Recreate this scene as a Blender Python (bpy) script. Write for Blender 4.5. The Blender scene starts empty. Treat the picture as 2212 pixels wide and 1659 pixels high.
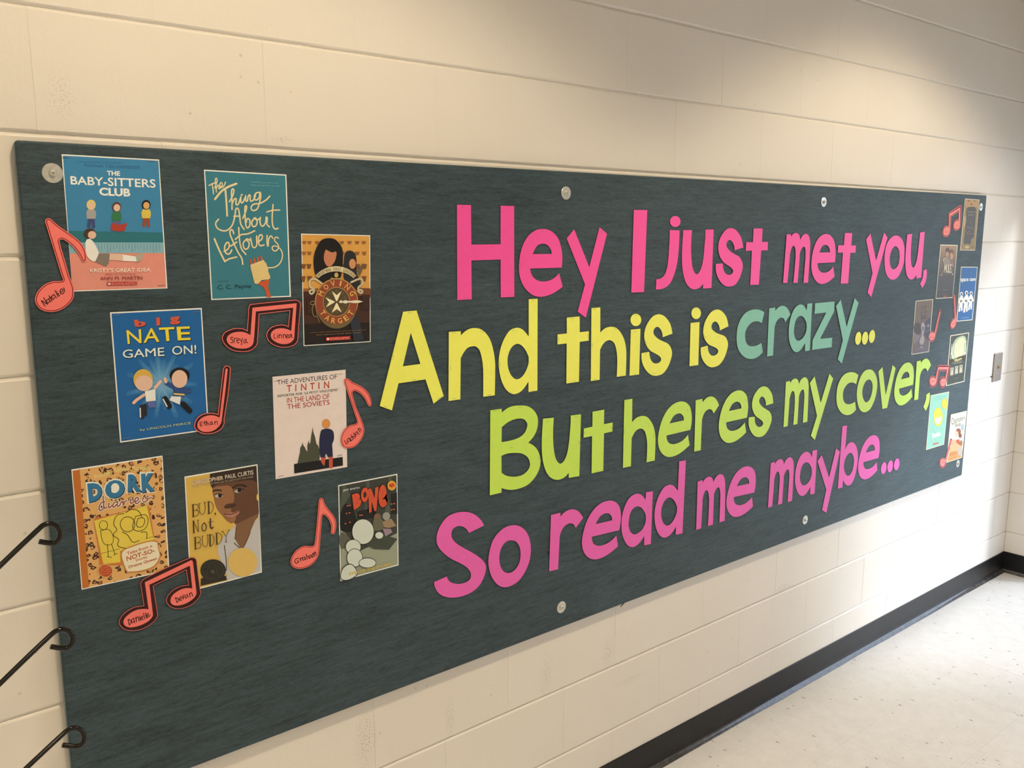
import bpy, bmesh, math, random
from mathutils import Vector, Matrix
from mathutils.geometry import tessellate_polygon
random.seed(7)
sc = bpy.context.scene
COL = sc.collection

# ------------------------------------------------------------------ camera, world, sun, exposure
F_PX = 1916.37
CAM = Vector((0.0, -1.68547, 1.66425))
RT = Vector((0.76951967, -0.63862309, 0.00015917))
UP = Vector((0.10672047, 0.12884036, 0.98590613))
FW = Vector((0.62964293, 0.75865718, -0.16729935))
cd = bpy.data.cameras.new('camera')
cd.sensor_width = 36.0
cd.lens = F_PX * 36.0 / 2212.0
cd.clip_start = 0.02
cam = bpy.data.objects.new('camera', cd)
COL.objects.link(cam)
cam.matrix_world = Matrix(((RT.x, UP.x, -FW.x, CAM.x), (RT.y, UP.y, -FW.y, CAM.y), (RT.z, UP.z, -FW.z, CAM.z), (0, 0, 0, 1)))
sc.camera = cam

sc.view_settings.view_transform = 'Standard'
sc.view_settings.look = 'None'
sc.view_settings.gamma = 1.0
sc.view_settings.use_curve_mapping = False
sc.view_settings.exposure = 0.0
sc.cycles.use_denoising = True
sc.cycles.max_bounces = 8
sc.cycles.diffuse_bounces = 5
sc.cycles.sample_clamp_indirect = 4.0

w = bpy.data.worlds.new('sky')
sc.world = w
w.use_nodes = True
wn = w.node_tree.nodes
wn['Background'].inputs[0].default_value = (0.66, 0.79, 1.0, 1)
wn['Background'].inputs[1].default_value = 2.95

def light(name, kind, loc, direction, power, color, **kw):
    d = bpy.data.lights.new(name, kind)
    d.energy = power
    d.color = color
    for k, v in kw.items():
        setattr(d, k, v)
    o = bpy.data.objects.new(name, d)
    COL.objects.link(o)
    o.location = loc
    o.rotation_euler = Vector(direction).to_track_quat('-Z', 'Y').to_euler()
    return o

light('daylight_sun', 'SUN', (8, -5, 4), (-1.0, 1.15, -0.73), 2.6, (0.88, 0.95, 1.0), angle=math.radians(11))
LAMP = (1.0, 0.80, 0.53)
CEIL = 3.2
LAMPS = [((0.7, -1.2), 124.0), ((3.1, -1.2), 142.0), ((-1.7, -2.5), 176.0)]  # last lamp is unseen fill, added to lift the lower wall

# ------------------------------------------------------------------ picture point -> point on a wall-parallel plane
T = 0.020
def ray(x, y):
    return FW + RT * ((x - 1106.0) / F_PX) + UP * ((829.5 - y) / F_PX)
def at(x, y, yp=-T):
    d = ray(x, y)
    return CAM + d * ((yp - CAM.y) / d.y)
CR = dict(px=(0, 0, 1), C1=(970, 430, 6.1444), C2=(1340, 440, 6.5059), C3=(1670, 470, 6.1444), C4=(810, 630, 5.9784), C5=(1190, 650, 5.53),
          D1=(1580, 640, 6.9125), D2=(1040, 850, 5.6718), D3=(1410, 790, 5.53), D4=(1790, 760, 9.2167), D5=(920, 1040, 5.9784),
          D6=(1170, 960, 4.424), D7=(1640, 900, 6.9125), P1=(70, 320, 5.1833), P2=(430, 350, 5.352), P3=(640, 490, 6.147),
          P4=(230, 650, 5.1857), P5=(580, 780, 6.1435), P6=(140, 970, 5.184), P7=(390, 990, 5.53), P8=(620, 1010, 6.381),
          N1=(60, 460, 7.2125), N2=(470, 640, 11.642), N3=(240, 1190, 9.215), N4=(410, 780, 9.76), RA=(2015, 420, 12.758),
          RB=(2010, 520, 9.218), RC=(1960, 640, 12.29), RD=(1995, 710, 12.764), RE=(1990, 840, 9.218), SW=(2120, 720, 11.848))
def cr(c, x, y):
    a = CR[c]
    return (a[0] + x / a[2], a[1] + y / a[2])
def b2(c, x, y):
    """crop point -> (x, z) on the face of the board"""
    p = at(*cr(c, x, y))
    return (p.x, p.z)

def parse(s):
    out = []
    for t in s.replace(';', ' ').split():
        sm = t.endswith('s')
        a, b = t.rstrip('s').split(',')
        out.append((float(a), float(b), sm))
    return out
def smooth(pts, closed=True, n=5):
    """corner points stay sharp, points marked s are rounded through"""
    N = len(pts)
    out = []
    rng = range(N) if closed else range(N - 1)
    for i in rng:
        p0, p1, p2, p3 = pts[(i - 1) % N], pts[i], pts[(i + 1) % N], pts[(i + 2) % N]
        if not closed:
            if i == 0: p0 = p1
            if i == N - 2: p3 = p2
        out.append((p1[0], p1[1]))
        if not (p1[2] or p2[2]):
            continue
        d = (p2[0] - p1[0], p2[1] - p1[1])
        L = math.hypot(*d)
        def tan(a, b, c):
            v = (c[0] - a[0], c[1] - a[1])
            l = math.hypot(*v) or 1
            return (v[0] / l * L, v[1] / l * L)
        m1 = tan(p0, p1, p2) if p1[2] else None
        m2 = tan(p1, p2, p3) if p2[2] else None
        if m1 is None: m1 = (2 * d[0] - m2[0], 2 * d[1] - m2[1]); m1 = (0.5 * (m1[0] + d[0]), 0.5 * (m1[1] + d[1]))
        if m2 is None: m2 = (2 * d[0] - m1[0], 2 * d[1] - m1[1]); m2 = (0.5 * (m2[0] + d[0]), 0.5 * (m2[1] + d[1]))
        for k in range(1, n):
            t = k / n
            h1 = 2*t**3 - 3*t**2 + 1; h2 = t**3 - 2*t**2 + t; h3 = -2*t**3 + 3*t**2; h4 = t**3 - t**2
            out.append((h1*p1[0] + h2*m1[0] + h3*p2[0] + h4*m2[0], h1*p1[1] + h2*m1[1] + h3*p2[1] + h4*m2[1]))
    if not closed:
        out.append((pts[-1][0], pts[-1][1]))
    return out
def ell(cx, cy, rx, ry, n=20, skew=0.0):
    return [(cx + rx*math.cos(2*math.pi*k/n) + skew*ry*-math.sin(2*math.pi*k/n), cy + ry*math.sin(2*math.pi*k/n)) for k in range(n)]
def tob(c, pts):
    return [b2(c, p[0], p[1]) for p in pts]
def outline(c, s, n=5):
    return tob(c, smooth(parse(s), True, n))

# ------------------------------------------------------------------ materials
MATS = {}
def lin(c):
    return tuple(((v/255)/12.92 if v/255 <= 0.04045 else ((v/255 + 0.055)/1.055)**2.4) for v in c)
def pbsdf(name):
    m = bpy.data.materials.new(name)
    m.use_nodes = True
    nt = m.node_tree
    return m, nt, nt.nodes['Principled BSDF']
def paper(rgb, rough=0.55, ill=(0.92, 0.78, 0.56), spec=0.4, name='paper'):
    """paper or ink whose colour under the corridor light is rgb"""
    key = (rgb, rough, ill, spec)
    if key in MATS: return MATS[key]
    m, nt, b = pbsdf(name)
    L = lin(rgb)
    c = [min(0.93, max(0.006, L[i] / ill[i])) for i in range(3)]
    nz = nt.nodes.new('ShaderNodeTexNoise'); nz.inputs['Scale'].default_value = 60; nz.inputs['Detail'].default_value = 4
    g = nt.nodes.new('ShaderNodeNewGeometry')
    nt.links.new(g.outputs['Position'], nz.inputs['Vector'])
    mx = nt.nodes.new('ShaderNodeMix'); mx.data_type = 'RGBA'
    nt.links.new(nz.outputs[0], mx.inputs[0])
    mx.inputs[6].default_value = [v*0.94 for v in c] + [1]
    mx.inputs[7].default_value = [min(0.95, v*1.05) for v in c] + [1]
    nt.links.new(mx.outputs[2], b.inputs['Base Color'])
    b.inputs['Roughness'].default_value = rough
    b.inputs['Specular IOR Level'].default_value = spec
    MATS[key] = m
    return m

def node(nt, kind, **kw):
    n = nt.nodes.new(kind)
    for k, v in kw.items():
        if k.startswith('i_'):
            n.inputs[int(k[2:])].default_value = v
        else:
            setattr(n, k, v)
    return n
def ramp(nt, src, p0, c0, p1, c1):
    r = nt.nodes.new('ShaderNodeValToRGB')
    r.color_ramp.elements[0].position = p0; r.color_ramp.elements[0].color = (*c0, 1)
    r.color_ramp.elements[1].position = p1; r.color_ramp.elements[1].color = (*c1, 1)
    nt.links.new(src, r.inputs[0])
    return r.outputs[0]
def mixc(nt, f, a, b_, blend='MIX'):
    m = nt.nodes.new('ShaderNodeMix'); m.data_type = 'RGBA'; m.blend_type = blend
    for s, i in ((f, 0), (a, 6), (b_, 7)):
        if hasattr(s, 'is_output'): nt.links.new(s, m.inputs[i])
        else: m.inputs[i].default_value = s if i == 0 else (*s, 1)
    return m.outputs[2]
def pos(nt, sx=1, sy=1, sz=1):
    g = nt.nodes.new('ShaderNodeNewGeometry'); mp = nt.nodes.new('ShaderNodeMapping')
    mp.inputs['Scale'].default_value = (sx, sy, sz)
    nt.links.new(g.outputs['Position'], mp.inputs[0])
    return mp.outputs[0]
def noise(nt, vec, scale, detail=3, rough=0.5):
    n = nt.nodes.new('ShaderNodeTexNoise'); n.inputs['Scale'].default_value = scale
    n.inputs['Detail'].default_value = detail; n.inputs['Roughness'].default_value = rough
    nt.links.new(vec, n.inputs['Vector'])
    return n.outputs[0]
def math_(nt, op, a, b_=None, c=None):
    m = nt.nodes.new('ShaderNodeMath'); m.operation = op
    for i, s in enumerate((a, b_, c)):
        if s is None: continue
        if hasattr(s, 'is_output'): nt.links.new(s, m.inputs[i])
        else: m.inputs[i].default_value = s
    return m.outputs[0]
def bump(nt, h, strength, dist, bs):
    b = nt.nodes.new('ShaderNodeBump'); b.inputs['Strength'].default_value = strength; b.inputs['Distance'].default_value = dist
    nt.links.new(h, b.inputs['Height']); nt.links.new(b.outputs[0], bs.inputs['Normal'])

def mat_block(scuffs=True):
    m, nt, b = pbsdf('painted_concrete_block')
    v = pos(nt)
    base = ramp(nt, noise(nt, v, 2.5, 4), 0.3, (0.765, 0.737, 0.695), 0.7, (0.80, 0.775, 0.738))
    oi = nt.nodes.new('ShaderNodeObjectInfo')
    base = mixc(nt, math_(nt, 'MULTIPLY', oi.outputs['Random'], 0.06), base, (0.66, 0.63, 0.57))
    if scuffs:
        col = base
        for (sx, sz, rx, rz, amt) in SCUFFS:
            g = nt.nodes.new('ShaderNodeNewGeometry'); sp = nt.nodes.new('ShaderNodeSeparateXYZ')
            nt.links.new(g.outputs['Position'], sp.inputs[0])
            dx = math_(nt, 'DIVIDE', math_(nt, 'SUBTRACT', sp.outputs[0], sx), rx)
            dz = math_(nt, 'DIVIDE', math_(nt, 'SUBTRACT', sp.outputs[2], sz), rz)
            d = math_(nt, 'SQRT', math_(nt, 'ADD', math_(nt, 'MULTIPLY', dx, dx), math_(nt, 'MULTIPLY', dz, dz)))
            k = math_(nt, 'SUBTRACT', 1.0, d); k.node.use_clamp = True
            n1 = noise(nt, v, 260, 2, 0.6)
            n2 = math_(nt, 'MULTIPLY', math_(nt, 'SUBTRACT', n1, 0.52), 9.0); n2.node.use_clamp = True
            f = math_(nt, 'MULTIPLY', math_(nt, 'MULTIPLY', k, n2), amt)
            col = mixc(nt, f, col, (0.22, 0.2, 0.17))
        base = col
    # small pits
    vo = nt.nodes.new('ShaderNodeTexVoronoi'); vo.inputs['Scale'].default_value = 30
    nt.links.new(v, vo.inputs['Vector'])
    sepc = nt.nodes.new('ShaderNodeSeparateColor'); nt.links.new(vo.outputs['Color'], sepc.inputs[0])
    pick = math_(nt, 'GREATER_THAN', sepc.outputs[0], 0.72)
    area = math_(nt, 'GREATER_THAN', noise(nt, v, 3.0, 1), 0.43)
    rad = math_(nt, 'MULTIPLY', sepc.outputs[1], 0.07)
    wob = math_(nt, 'MULTIPLY', noise(nt, v, 220, 2), 0.12)
    pit = math_(nt, 'LESS_THAN', math_(nt, 'ADD', vo.outputs['Distance'], wob), math_(nt, 'ADD', rad, 0.085))
    pit = math_(nt, 'MULTIPLY', math_(nt, 'MULTIPLY', pit, pick), area)
    col = mixc(nt, math_(nt, 'MULTIPLY', pit, 0.36), base, (0.40, 0.35, 0.28))
    nt.links.new(col, b.inputs['Base Color'])
    b.inputs['Roughness'].default_value = 0.42
    b.inputs['Specular IOR Level'].default_value = 0.35
    h = math_(nt, 'SUBTRACT', math_(nt, 'ADD', math_(nt, 'MULTIPLY', noise(nt, v, 130, 3, 0.6), 0.5), math_(nt, 'MULTIPLY', noise(nt, v, 14, 3), 0.9)), math_(nt, 'MULTIPLY', pit, 1.2))
    bump(nt, h, 0.55, 0.0016, b)
    return m

def mat_fabric():
    m, nt, b = pbsdf('slate_blue_woven_fabric')
    v = pos(nt)
    a = noise(nt, pos(nt, 60, 60, 900), 1.0, 2)          # horizontal threads
    c = noise(nt, pos(nt, 700, 60, 160), 1.0, 2)         # cross threads
    big = noise(nt, pos(nt, 3, 3, 12), 1.6, 5, 0.65)
    slub = noise(nt, pos(nt, 14, 14, 160), 1.0, 3, 0.6)
    t = math_(nt, 'ADD', math_(nt, 'MULTIPLY', a, 0.34), math_(nt, 'MULTIPLY', c, 0.18))
    t = math_(nt, 'ADD', t, math_(nt, 'MULTIPLY', slub, 0.26))
    t = math_(nt, 'ADD', t, math_(nt, 'MULTIPLY', big, 0.22))
    col = ramp(nt, t, 0.38, (0.015, 0.027, 0.035), 0.64, (0.061, 0.102, 0.127))
    nt.links.new(col, b.inputs['Base Color'])
    b.inputs['Roughness'].default_value = 0.62
    b.inputs['Specular IOR Level'].default_value = 0.35
    b.inputs['Sheen Weight'].default_value = 0.85
    b.inputs['Sheen Tint'].default_value = (0.70, 0.90, 1.0, 1)
    b.inputs['Sheen Roughness'].default_value = 0.32
    bump(nt, t, 0.5, 0.0012, b)
    return m

def mat_floor():
    m, nt, b = pbsdf('speckled_vinyl_tile')
    v = pos(nt)
    base = ramp(nt, noise(nt, v, 18, 5, 0.7), 0.35, (0.725, 0.73, 0.735), 0.65, (0.79, 0.795, 0.80))
    oi = nt.nodes.new('ShaderNodeObjectInfo')
    base = mixc(nt, math_(nt, 'MULTIPLY', oi.outputs['Random'], 0.10), base, (0.67, 0.66, 0.65))
    col = base
    for (rot, sc1, sc2, thr, colr, seed) in ((0.5, 42, 16, 0.90, (0.16, 0.16, 0.14), 0.0), (2.0, 34, 18, 0.92, (0.27, 0.25, 0.21), 7.3), (1.2, 90, 40, 0.83, (0.42, 0.41, 0.37), 3.1)):
        g = nt.nodes.new('ShaderNodeNewGeometry'); mp = nt.nodes.new('ShaderNodeMapping')
        mp.inputs['Rotation'].default_value = (0, 0, rot); mp.inputs['Scale'].default_value = (sc1, sc2, 1); mp.inputs['Location'].default_value = (seed, seed, 0)
        nt.links.new(g.outputs['Position'], mp.inputs[0])
        vo = nt.nodes.new('ShaderNodeTexVoronoi'); vo.inputs['Scale'].default_value = 1.0; vo.voronoi_dimensions = '2D'
        nt.links.new(mp.outputs[0], vo.inputs['Vector'])
        s = nt.nodes.new('ShaderNodeSeparateColor'); nt.links.new(vo.outputs['Color'], s.inputs[0])
        wob = math_(nt, 'MULTIPLY', noise(nt, v, 160, 2), 0.22)
        f = math_(nt, 'MULTIPLY', math_(nt, 'GREATER_THAN', s.outputs[0], thr), math_(nt, 'LESS_THAN', math_(nt, 'ADD', vo.outputs['Distance'], wob), math_(nt, 'ADD', math_(nt, 'MULTIPLY', s.outputs[1], 0.10), 0.125)))
        col = mixc(nt, math_(nt, 'MULTIPLY', f, 0.85), col, colr)
    nt.links.new(col, b.inputs['Base Color'])
    nt.links.new(ramp(nt, noise(nt, v, 5, 4), 0.3, (0.30,)*3, 0.7, (0.42,)*3), b.inputs['Roughness'])
    b.inputs['Specular IOR Level'].default_value = 0.45
    bump(nt, noise(nt, v, 35, 3), 0.15, 0.001, b)
    return m

def mat_plain(name, rgb, rough=0.5, metal=0.0, spec=0.5, nscale=40, namt=0.12, bmp=0.0):
    m, nt, b = pbsdf(name)
    v = pos(nt)
    n = noise(nt, v, nscale, 4)
    col = ramp(nt, n, 0.3, tuple(c*(1-namt) for c in rgb), 0.7, tuple(min(1, c*(1+namt)) for c in rgb))
    nt.links.new(col, b.inputs['Base Color'])
    b.inputs['Roughness'].default_value = rough
    b.inputs['Metallic'].default_value = metal
    b.inputs['Specular IOR Level'].default_value = spec
    if bmp: bump(nt, n, bmp, 0.001, b)
    return m

def mat_leopard():
    m, nt, b = pbsdf('leopard_print_paper')
    v = pos(nt)
    vo = nt.nodes.new('ShaderNodeTexVoronoi'); vo.inputs['Scale'].default_value = 88
    wv = nt.nodes.new('ShaderNodeVectorMath'); wv.operation = 'ADD'
    nz = nt.nodes.new('ShaderNodeTexNoise'); nz.inputs['Scale'].default_value = 90; nt.links.new(v, nz.inputs['Vector'])
    sc_ = nt.nodes.new('ShaderNodeVectorMath'); sc_.operation = 'SCALE'; sc_.inputs['Scale'].default_value = 0.012
    nt.links.new(nz.outputs[1], sc_.inputs[0]); nt.links.new(v, wv.inputs[0]); nt.links.new(sc_.outputs[0], wv.inputs[1])
    nt.links.new(wv.outputs[0], vo.inputs['Vector'])
    d = math_(nt, 'ADD', vo.outputs['Distance'], math_(nt, 'MULTIPLY', noise(nt, v, 190, 2), 0.16))
    ring = math_(nt, 'MULTIPLY', math_(nt, 'GREATER_THAN', d, 0.28), math_(nt, 'LESS_THAN', d, 0.47))
    cen = math_(nt, 'LESS_THAN', d, 0.28)
    gap = math_(nt, 'GREATER_THAN', noise(nt, v, 120, 1), 0.40)
    col = mixc(nt, cen, (0.75, 0.44, 0.16), (0.56, 0.24, 0.07))
    col = mixc(nt, math_(nt, 'MULTIPLY', ring, gap), col, (0.035, 0.014, 0.01))
    nt.links.new(col, b.inputs['Base Color'])
    b.inputs['Roughness'].default_value = 0.5
    return m

# ------------------------------------------------------------------ object helpers
def link(name, me, parent=None, loc=None):
    o = bpy.data.objects.new(name, me)
    COL.objects.link(o)
    if parent is not None: o.parent = parent
    if loc is not None: o.location = loc
    return o
def tag(o, label=None, cat=None, group=None, kind=None):
    if label: o['label'] = label
    if cat: o['category'] = cat
    if group: o['group'] = group
    if kind: o['kind'] = kind
    return o
def mesh(name, verts, faces, mats=(), mi=None, smooth_=False):
    me = bpy.data.meshes.new(name)
    me.from_pydata([tuple(v) for v in verts], [], faces)
    for m in mats: me.materials.append(m)
    if mi is not None: me.polygons.foreach_set('material_index', mi)
    if smooth_: me.polygons.foreach_set('use_smooth', [True]*len(me.polygons))
    me.update()
    return me
def bm_mesh(bm, name, mats, smooth_=False):
    me = bpy.data.meshes.new(name)
    bm.normal_update()
    bm.to_mesh(me); bm.free()
    for m in mats: me.materials.append(m)
    if smooth_: me.polygons.foreach_set('use_smooth', [True]*len(me.polygons))
    return me
def box_bm(bm, x0, x1, y0, y1, z0, z1, bev=0.0, seg=2):
    r = bmesh.ops.create_cube(bm, size=1.0)
    for v in r['verts']:
        v.co = Vector(((x0+x1)/2 + v.co.x*(x1-x0), (y0+y1)/2 + v.co.y*(y1-y0), (z0+z1)/2 + v.co.z*(z1-z0)))
    if bev:
        es = list({e for v in r['verts'] for e in v.link_edges})
        bmesh.ops.bevel(bm, geom=es, offset=bev, segments=seg, affect='EDGES', profile=0.5)
def box(name, x0, x1, y0, y1, z0, z1, mat, bev=0.0, parent=None):
    bm = bmesh.new(); box_bm(bm, x0, x1, y0, y1, z0, z1, bev)
    return link(name, bm_mesh(bm, name, [mat]), parent)
def tube(pts, r, n=12, closed_ends=True):
    """verts, faces of a round rod through 3-D points"""
    V, Fc = [], []
    prev = None
    for i, p in enumerate(pts):
        p = Vector(p)
        a = Vector(pts[max(0, i-1)]); b_ = Vector(pts[min(len(pts)-1, i+1)])
        t = (b_ - a).normalized()
        if prev is None:
            u = t.orthogonal().normalized()
        else:
            u = (prev - t*prev.dot(t)).normalized()
        prev = u
        w_ = t.cross(u)
        for k in range(n):
            an = 2*math.pi*k/n
            V.append(p + (u*math.cos(an) + w_*math.sin(an))*r)
    for i in range(len(pts)-1):
        for k in range(n):
            Fc.append((i*n+k, i*n+(k+1) % n, (i+1)*n+(k+1) % n, (i+1)*n+k))
    if closed_ends:
        Fc.append(tuple(range(n))[::-1]); Fc.append(tuple((len(pts)-1)*n+k for k in range(n)))
    return V, Fc

class Flat:
    """flat printed or cut shapes lying parallel to the wall; y is the height of the layer"""
    def __init__(s): s.v = []; s.f = []; s.m = []; s.mats = []
    def mi(s, mat):
        if mat not in s.mats: s.mats.append(mat)
        return s.mats.index(mat)
    def poly(s, loops, y, mat, thick=0.0):
        loops = [[Vector((a, b, 0)) for a, b in L] for L in loops]
        tri = tessellate_polygon(loops)
        flat = [p for L in loops for p in L]
        o = len(s.v); k = s.mi(mat)
        s.v += [(p.x, y, p.y) for p in flat]
        for t in tri:
            a, b, c = (flat[i] for i in t)
            cr_ = (b - a).cross(c - a).z
            t = tuple(o + i for i in t)
            s.f.append(t if cr_ > 0 else t[::-1]); s.m.append(k)
        if thick:
            o2 = len(s.v)
            s.v += [(p.x, y + thick, p.y) for p in flat]
            st = 0
            for L in loops:
                n = len(L)
                for i in range(n):
                    a, b = st + i, st + (i+1) % n
                    s.f.append((o+a, o+b, o2+b, o2+a)); s.m.append(k)
                st += n
    def stroke(s, pts, w, y, mat):
        o = len(s.v); k = s.mi(mat); n = len(pts)
        L, R = [], []
        for i in range(n):
            a = Vector(pts[max(0, i-1)]); b = Vector(pts[min(n-1, i+1)])
            t = (b - a)
            t = t.normalized() if t.length > 1e-9 else Vector((1, 0))
            nn = Vector((-t.y, t.x))*w/2
            p = Vector(pts[i])
            L.append(p + nn); R.append(p - nn)
        s.k = getattr(s, 'k', 0) + 1
        y -= 5e-6*(s.k % 12)
        for i in range(n):
            s.v += [(L[i].x, y - 8e-8*i, L[i].y), (R[i].x, y - 8e-8*i, R[i].y)]
        for i in range(n-1):
            s.f.append((o+2*i, o+2*i+1, o+2*i+3, o+2*i+2)); s.m.append(k)
        for e in (0, n-1):
            o = len(s.v); y -= 2e-6
            s.v += [(pts[e][0] + w/2*math.cos(q*math.pi/4), y, pts[e][1] + w/2*math.sin(q*math.pi/4)) for q in range(8)]
            s.f.append(tuple(o+q for q in range(8))); s.m.append(k)
    def tris(s, V, Fc, mat):
        o = len(s.v); k = s.mi(mat); s.v += V
        for f in Fc: s.f.append(tuple(o+i for i in f)); s.m.append(k)
    def split(s):
        """clusters of faces that lie far apart, each to become a part of its own"""
        par = list(range(len(s.v)))
        def find(i):
            while par[i] != i: par[i] = par[par[i]]; i = par[i]
            return i
        for f in s.f:
            r = find(f[0])
            for i in f[1:]: par[find(i)] = r
        isl = {}
        for i, v in enumerate(s.v):
            b_ = isl.setdefault(find(i), [9e9, -9e9, 9e9, -9e9])
            b_[0] = min(b_[0], v[0]); b_[1] = max(b_[1], v[0]); b_[2] = min(b_[2], v[2]); b_[3] = max(b_[3], v[2])
        K = list(isl); grp = {k: k for k in K}
        def gf(k):
            while grp[k] != k: k = grp[k]
            return k
        sz = {k: max(isl[k][1]-isl[k][0], isl[k][3]-isl[k][2]) for k in K}
        for i in range(len(K)):
            A = isl[K[i]]
            for j in range(i):
                B = isl[K[j]]
                g = math.hypot(max(0, A[0]-B[1], B[0]-A[1]), max(0, A[2]-B[3], B[2]-A[3]))
                if g <= max(0.0195, 0.49*max(sz[K[i]], sz[K[j]])): grp[gf(K[i])] = gf(K[j])
        out = {}
        for n, f in enumerate(s.f): out.setdefault(gf(find(f[0])), []).append(n)
        return list(out.values())
    def build(s, name, parent=None, org=(0, 0, 0)):
        if not s.v: return None
        if parent is not None:
            cl = s.split()
            if len(cl) > 1:
                for fs in cl:
                    idx = sorted({i for n in fs for i in s.f[n]}); mp = {v: k for k, v in enumerate(idx)}
                    t = Flat(); t.v = [s.v[i] for i in idx]; t.f = [tuple(mp[i] for i in s.f[n]) for n in fs]; t.m = [s.m[n] for n in fs]; t.mats = s.mats
                    link(name, mesh(name, [(a-org[0], b-org[1], c-org[2]) for a, b, c in t.v], t.f, t.mats, t.m), parent)
                return None
        me = mesh(name, [(a-org[0], b-org[1], c-org[2]) for a, b, c in s.v], s.f, s.mats, s.m)
        return link(name, me, parent)

_tc = {}
DG = None
def text_mesh(t, bold=0.0):
    key = (t, bold)
    if key in _tc: return _tc[key]
    c = bpy.data.curves.new('t', 'FONT')
    c.body = t; c.fill_mode = 'FRONT'; c.offset = bold; c.resolution_u = 3
    o = bpy.data.objects.new('t', c); COL.objects.link(o)
    dg = bpy.context.evaluated_depsgraph_get(); dg.update()
    me = o.evaluated_get(dg).to_mesh()
    V = [tuple(v.co) for v in me.vertices]; Fc = [tuple(p.vertices) for p in me.polygons]
    o.evaluated_get(dg).to_mesh_clear()
    bpy.data.objects.remove(o); bpy.data.curves.remove(c)
    x0 = min(v[0] for v in V); x1 = max(v[0] for v in V); y0 = min(v[1] for v in V); y1 = max(v[1] for v in V)
    V = [((v[0]-x0)/(x1-x0), (v[1]-y0)/(y1-y0)) for v in V]
    _tc[key] = (V, Fc)
    return _tc[key]

def root_at(name, p, label, cat, group=None):
    o = link(name, None, loc=p)
    return tag(o, label, cat, group)
FLOOR_X0, FLOOR_Y0, ZB_L = 2.2855, -0.310, 0.604
# ------------------------------------------------------------------ the corridor
S8, S16 = 0.2032, 0.4064
XC = 4.59                       # corner with the end wall
X0 = -3.2
YO = -3.2
def wpt(x, y):
    p = at(x, y, 0.0); return p.x, p.z
SCUFFS = []
for (px, py, rx, rz, amt) in ((790, 1600, 0.035, 0.09, 0.75), (972, 1550, 0.018, 0.07, 0.6), (1314, 1412, 0.03, 0.06, 0.6), (1366, 1465, 0.10, 0.018, 0.45),
                              (1690, 1272, 0.07, 0.02, 0.55), (134, 210, 0.03, 0.05, 0.35), (1180, 1455, 0.03, 0.09, 0.5), (610, 300, 0.03, 0.012, 0.5), (445, 1640, 0.05, 0.02, 0.5)):
    a, b_ = wpt(px, py); SCUFFS.append((a, b_, rx, rz, amt))
M_block = mat_block()
M_mortar = mat_plain('painted_mortar', (0.72, 0.69, 0.63), 0.5, nscale=120, bmp=0.4)
M_floor = mat_floor()
M_fabric = mat_fabric()
M_toe = mat_plain('waxed_black_vinyl', (0.05, 0.05, 0.055), 0.14, spec=0.9, nscale=40, namt=0.5, bmp=0.3)
M_cove = mat_plain('black_vinyl', (0.009, 0.009, 0.010), 0.36, spec=0.3, nscale=25, namt=0.3, bmp=0.08)
M_ceil = mat_plain('ceiling_tile', (0.62, 0.60, 0.56), 0.9, spec=0.2)
M_conc = mat_plain('outdoor_concrete', (0.50, 0.49, 0.46), 0.85, spec=0.2)
M_frame = mat_plain('door_frame_metal', (0.30, 0.28, 0.25), 0.45, spec=0.5)
M_steel = mat_plain('zinc_steel', (0.62, 0.63, 0.60), 0.34, metal=0.55, nscale=200)
M_brush = mat_plain('brushed_steel', (0.42, 0.39, 0.36), 0.42, metal=1.0, nscale=150)
M_brass = mat_plain('brass', (0.62, 0.46, 0.22), 0.3, metal=1.0)
M_black = mat_plain('black_gloss_enamel', (0.005, 0.0045, 0.004), 0.16, spec=0.4, nscale=60, namt=0.4)
M_white = mat_plain('white_trim', (0.8, 0.79, 0.76), 0.5)

def block_mesh(name, wid, hgt, vbev=0.0018, jd=0.0006):
    """front face at y=0, horizontal edges fall back into the joint, side edges hardly"""
    hw, hh = wid/2 - 0.0001, hgt/2 - 0.0003
    gz, gd = 0.0058, 0.0056
    rng = random.Random(sum(map(ord, name)))
    nx = 10
    V, Fc = [], []
    rows = [(-hh, gd + 0.006), (-hh, gd), (-hh+gz*0.6, 0.0014), (-hh+gz, 0.0), (hh-gz, 0.0), (hh-gz*0.6, 0.0014), (hh, gd), (hh, gd + 0.006)]
    xs = [-hw, -hw+vbev] + [-hw + wid*k/nx for k in range(1, nx)] + [hw-vbev, hw]
    for r, (z, y) in enumerate(rows):
        for i, x in enumerate(xs):
            e = jd if i in (0, len(xs)-1) and 1 < r < 6 else 0
            wz = rng.uniform(-0.0005, 0.0005) if 1 <= r <= 6 else 0
            V.append((x, y + e, z + wz))
    n = len(xs)
    for r in range(len(rows)-1):
        for i in range(n-1):
            Fc.append((r*n+i, r*n+i+1, (r+1)*n+i+1, (r+1)*n+i))
    me = mesh(name, V, Fc, [M_block])
    return me

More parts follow.
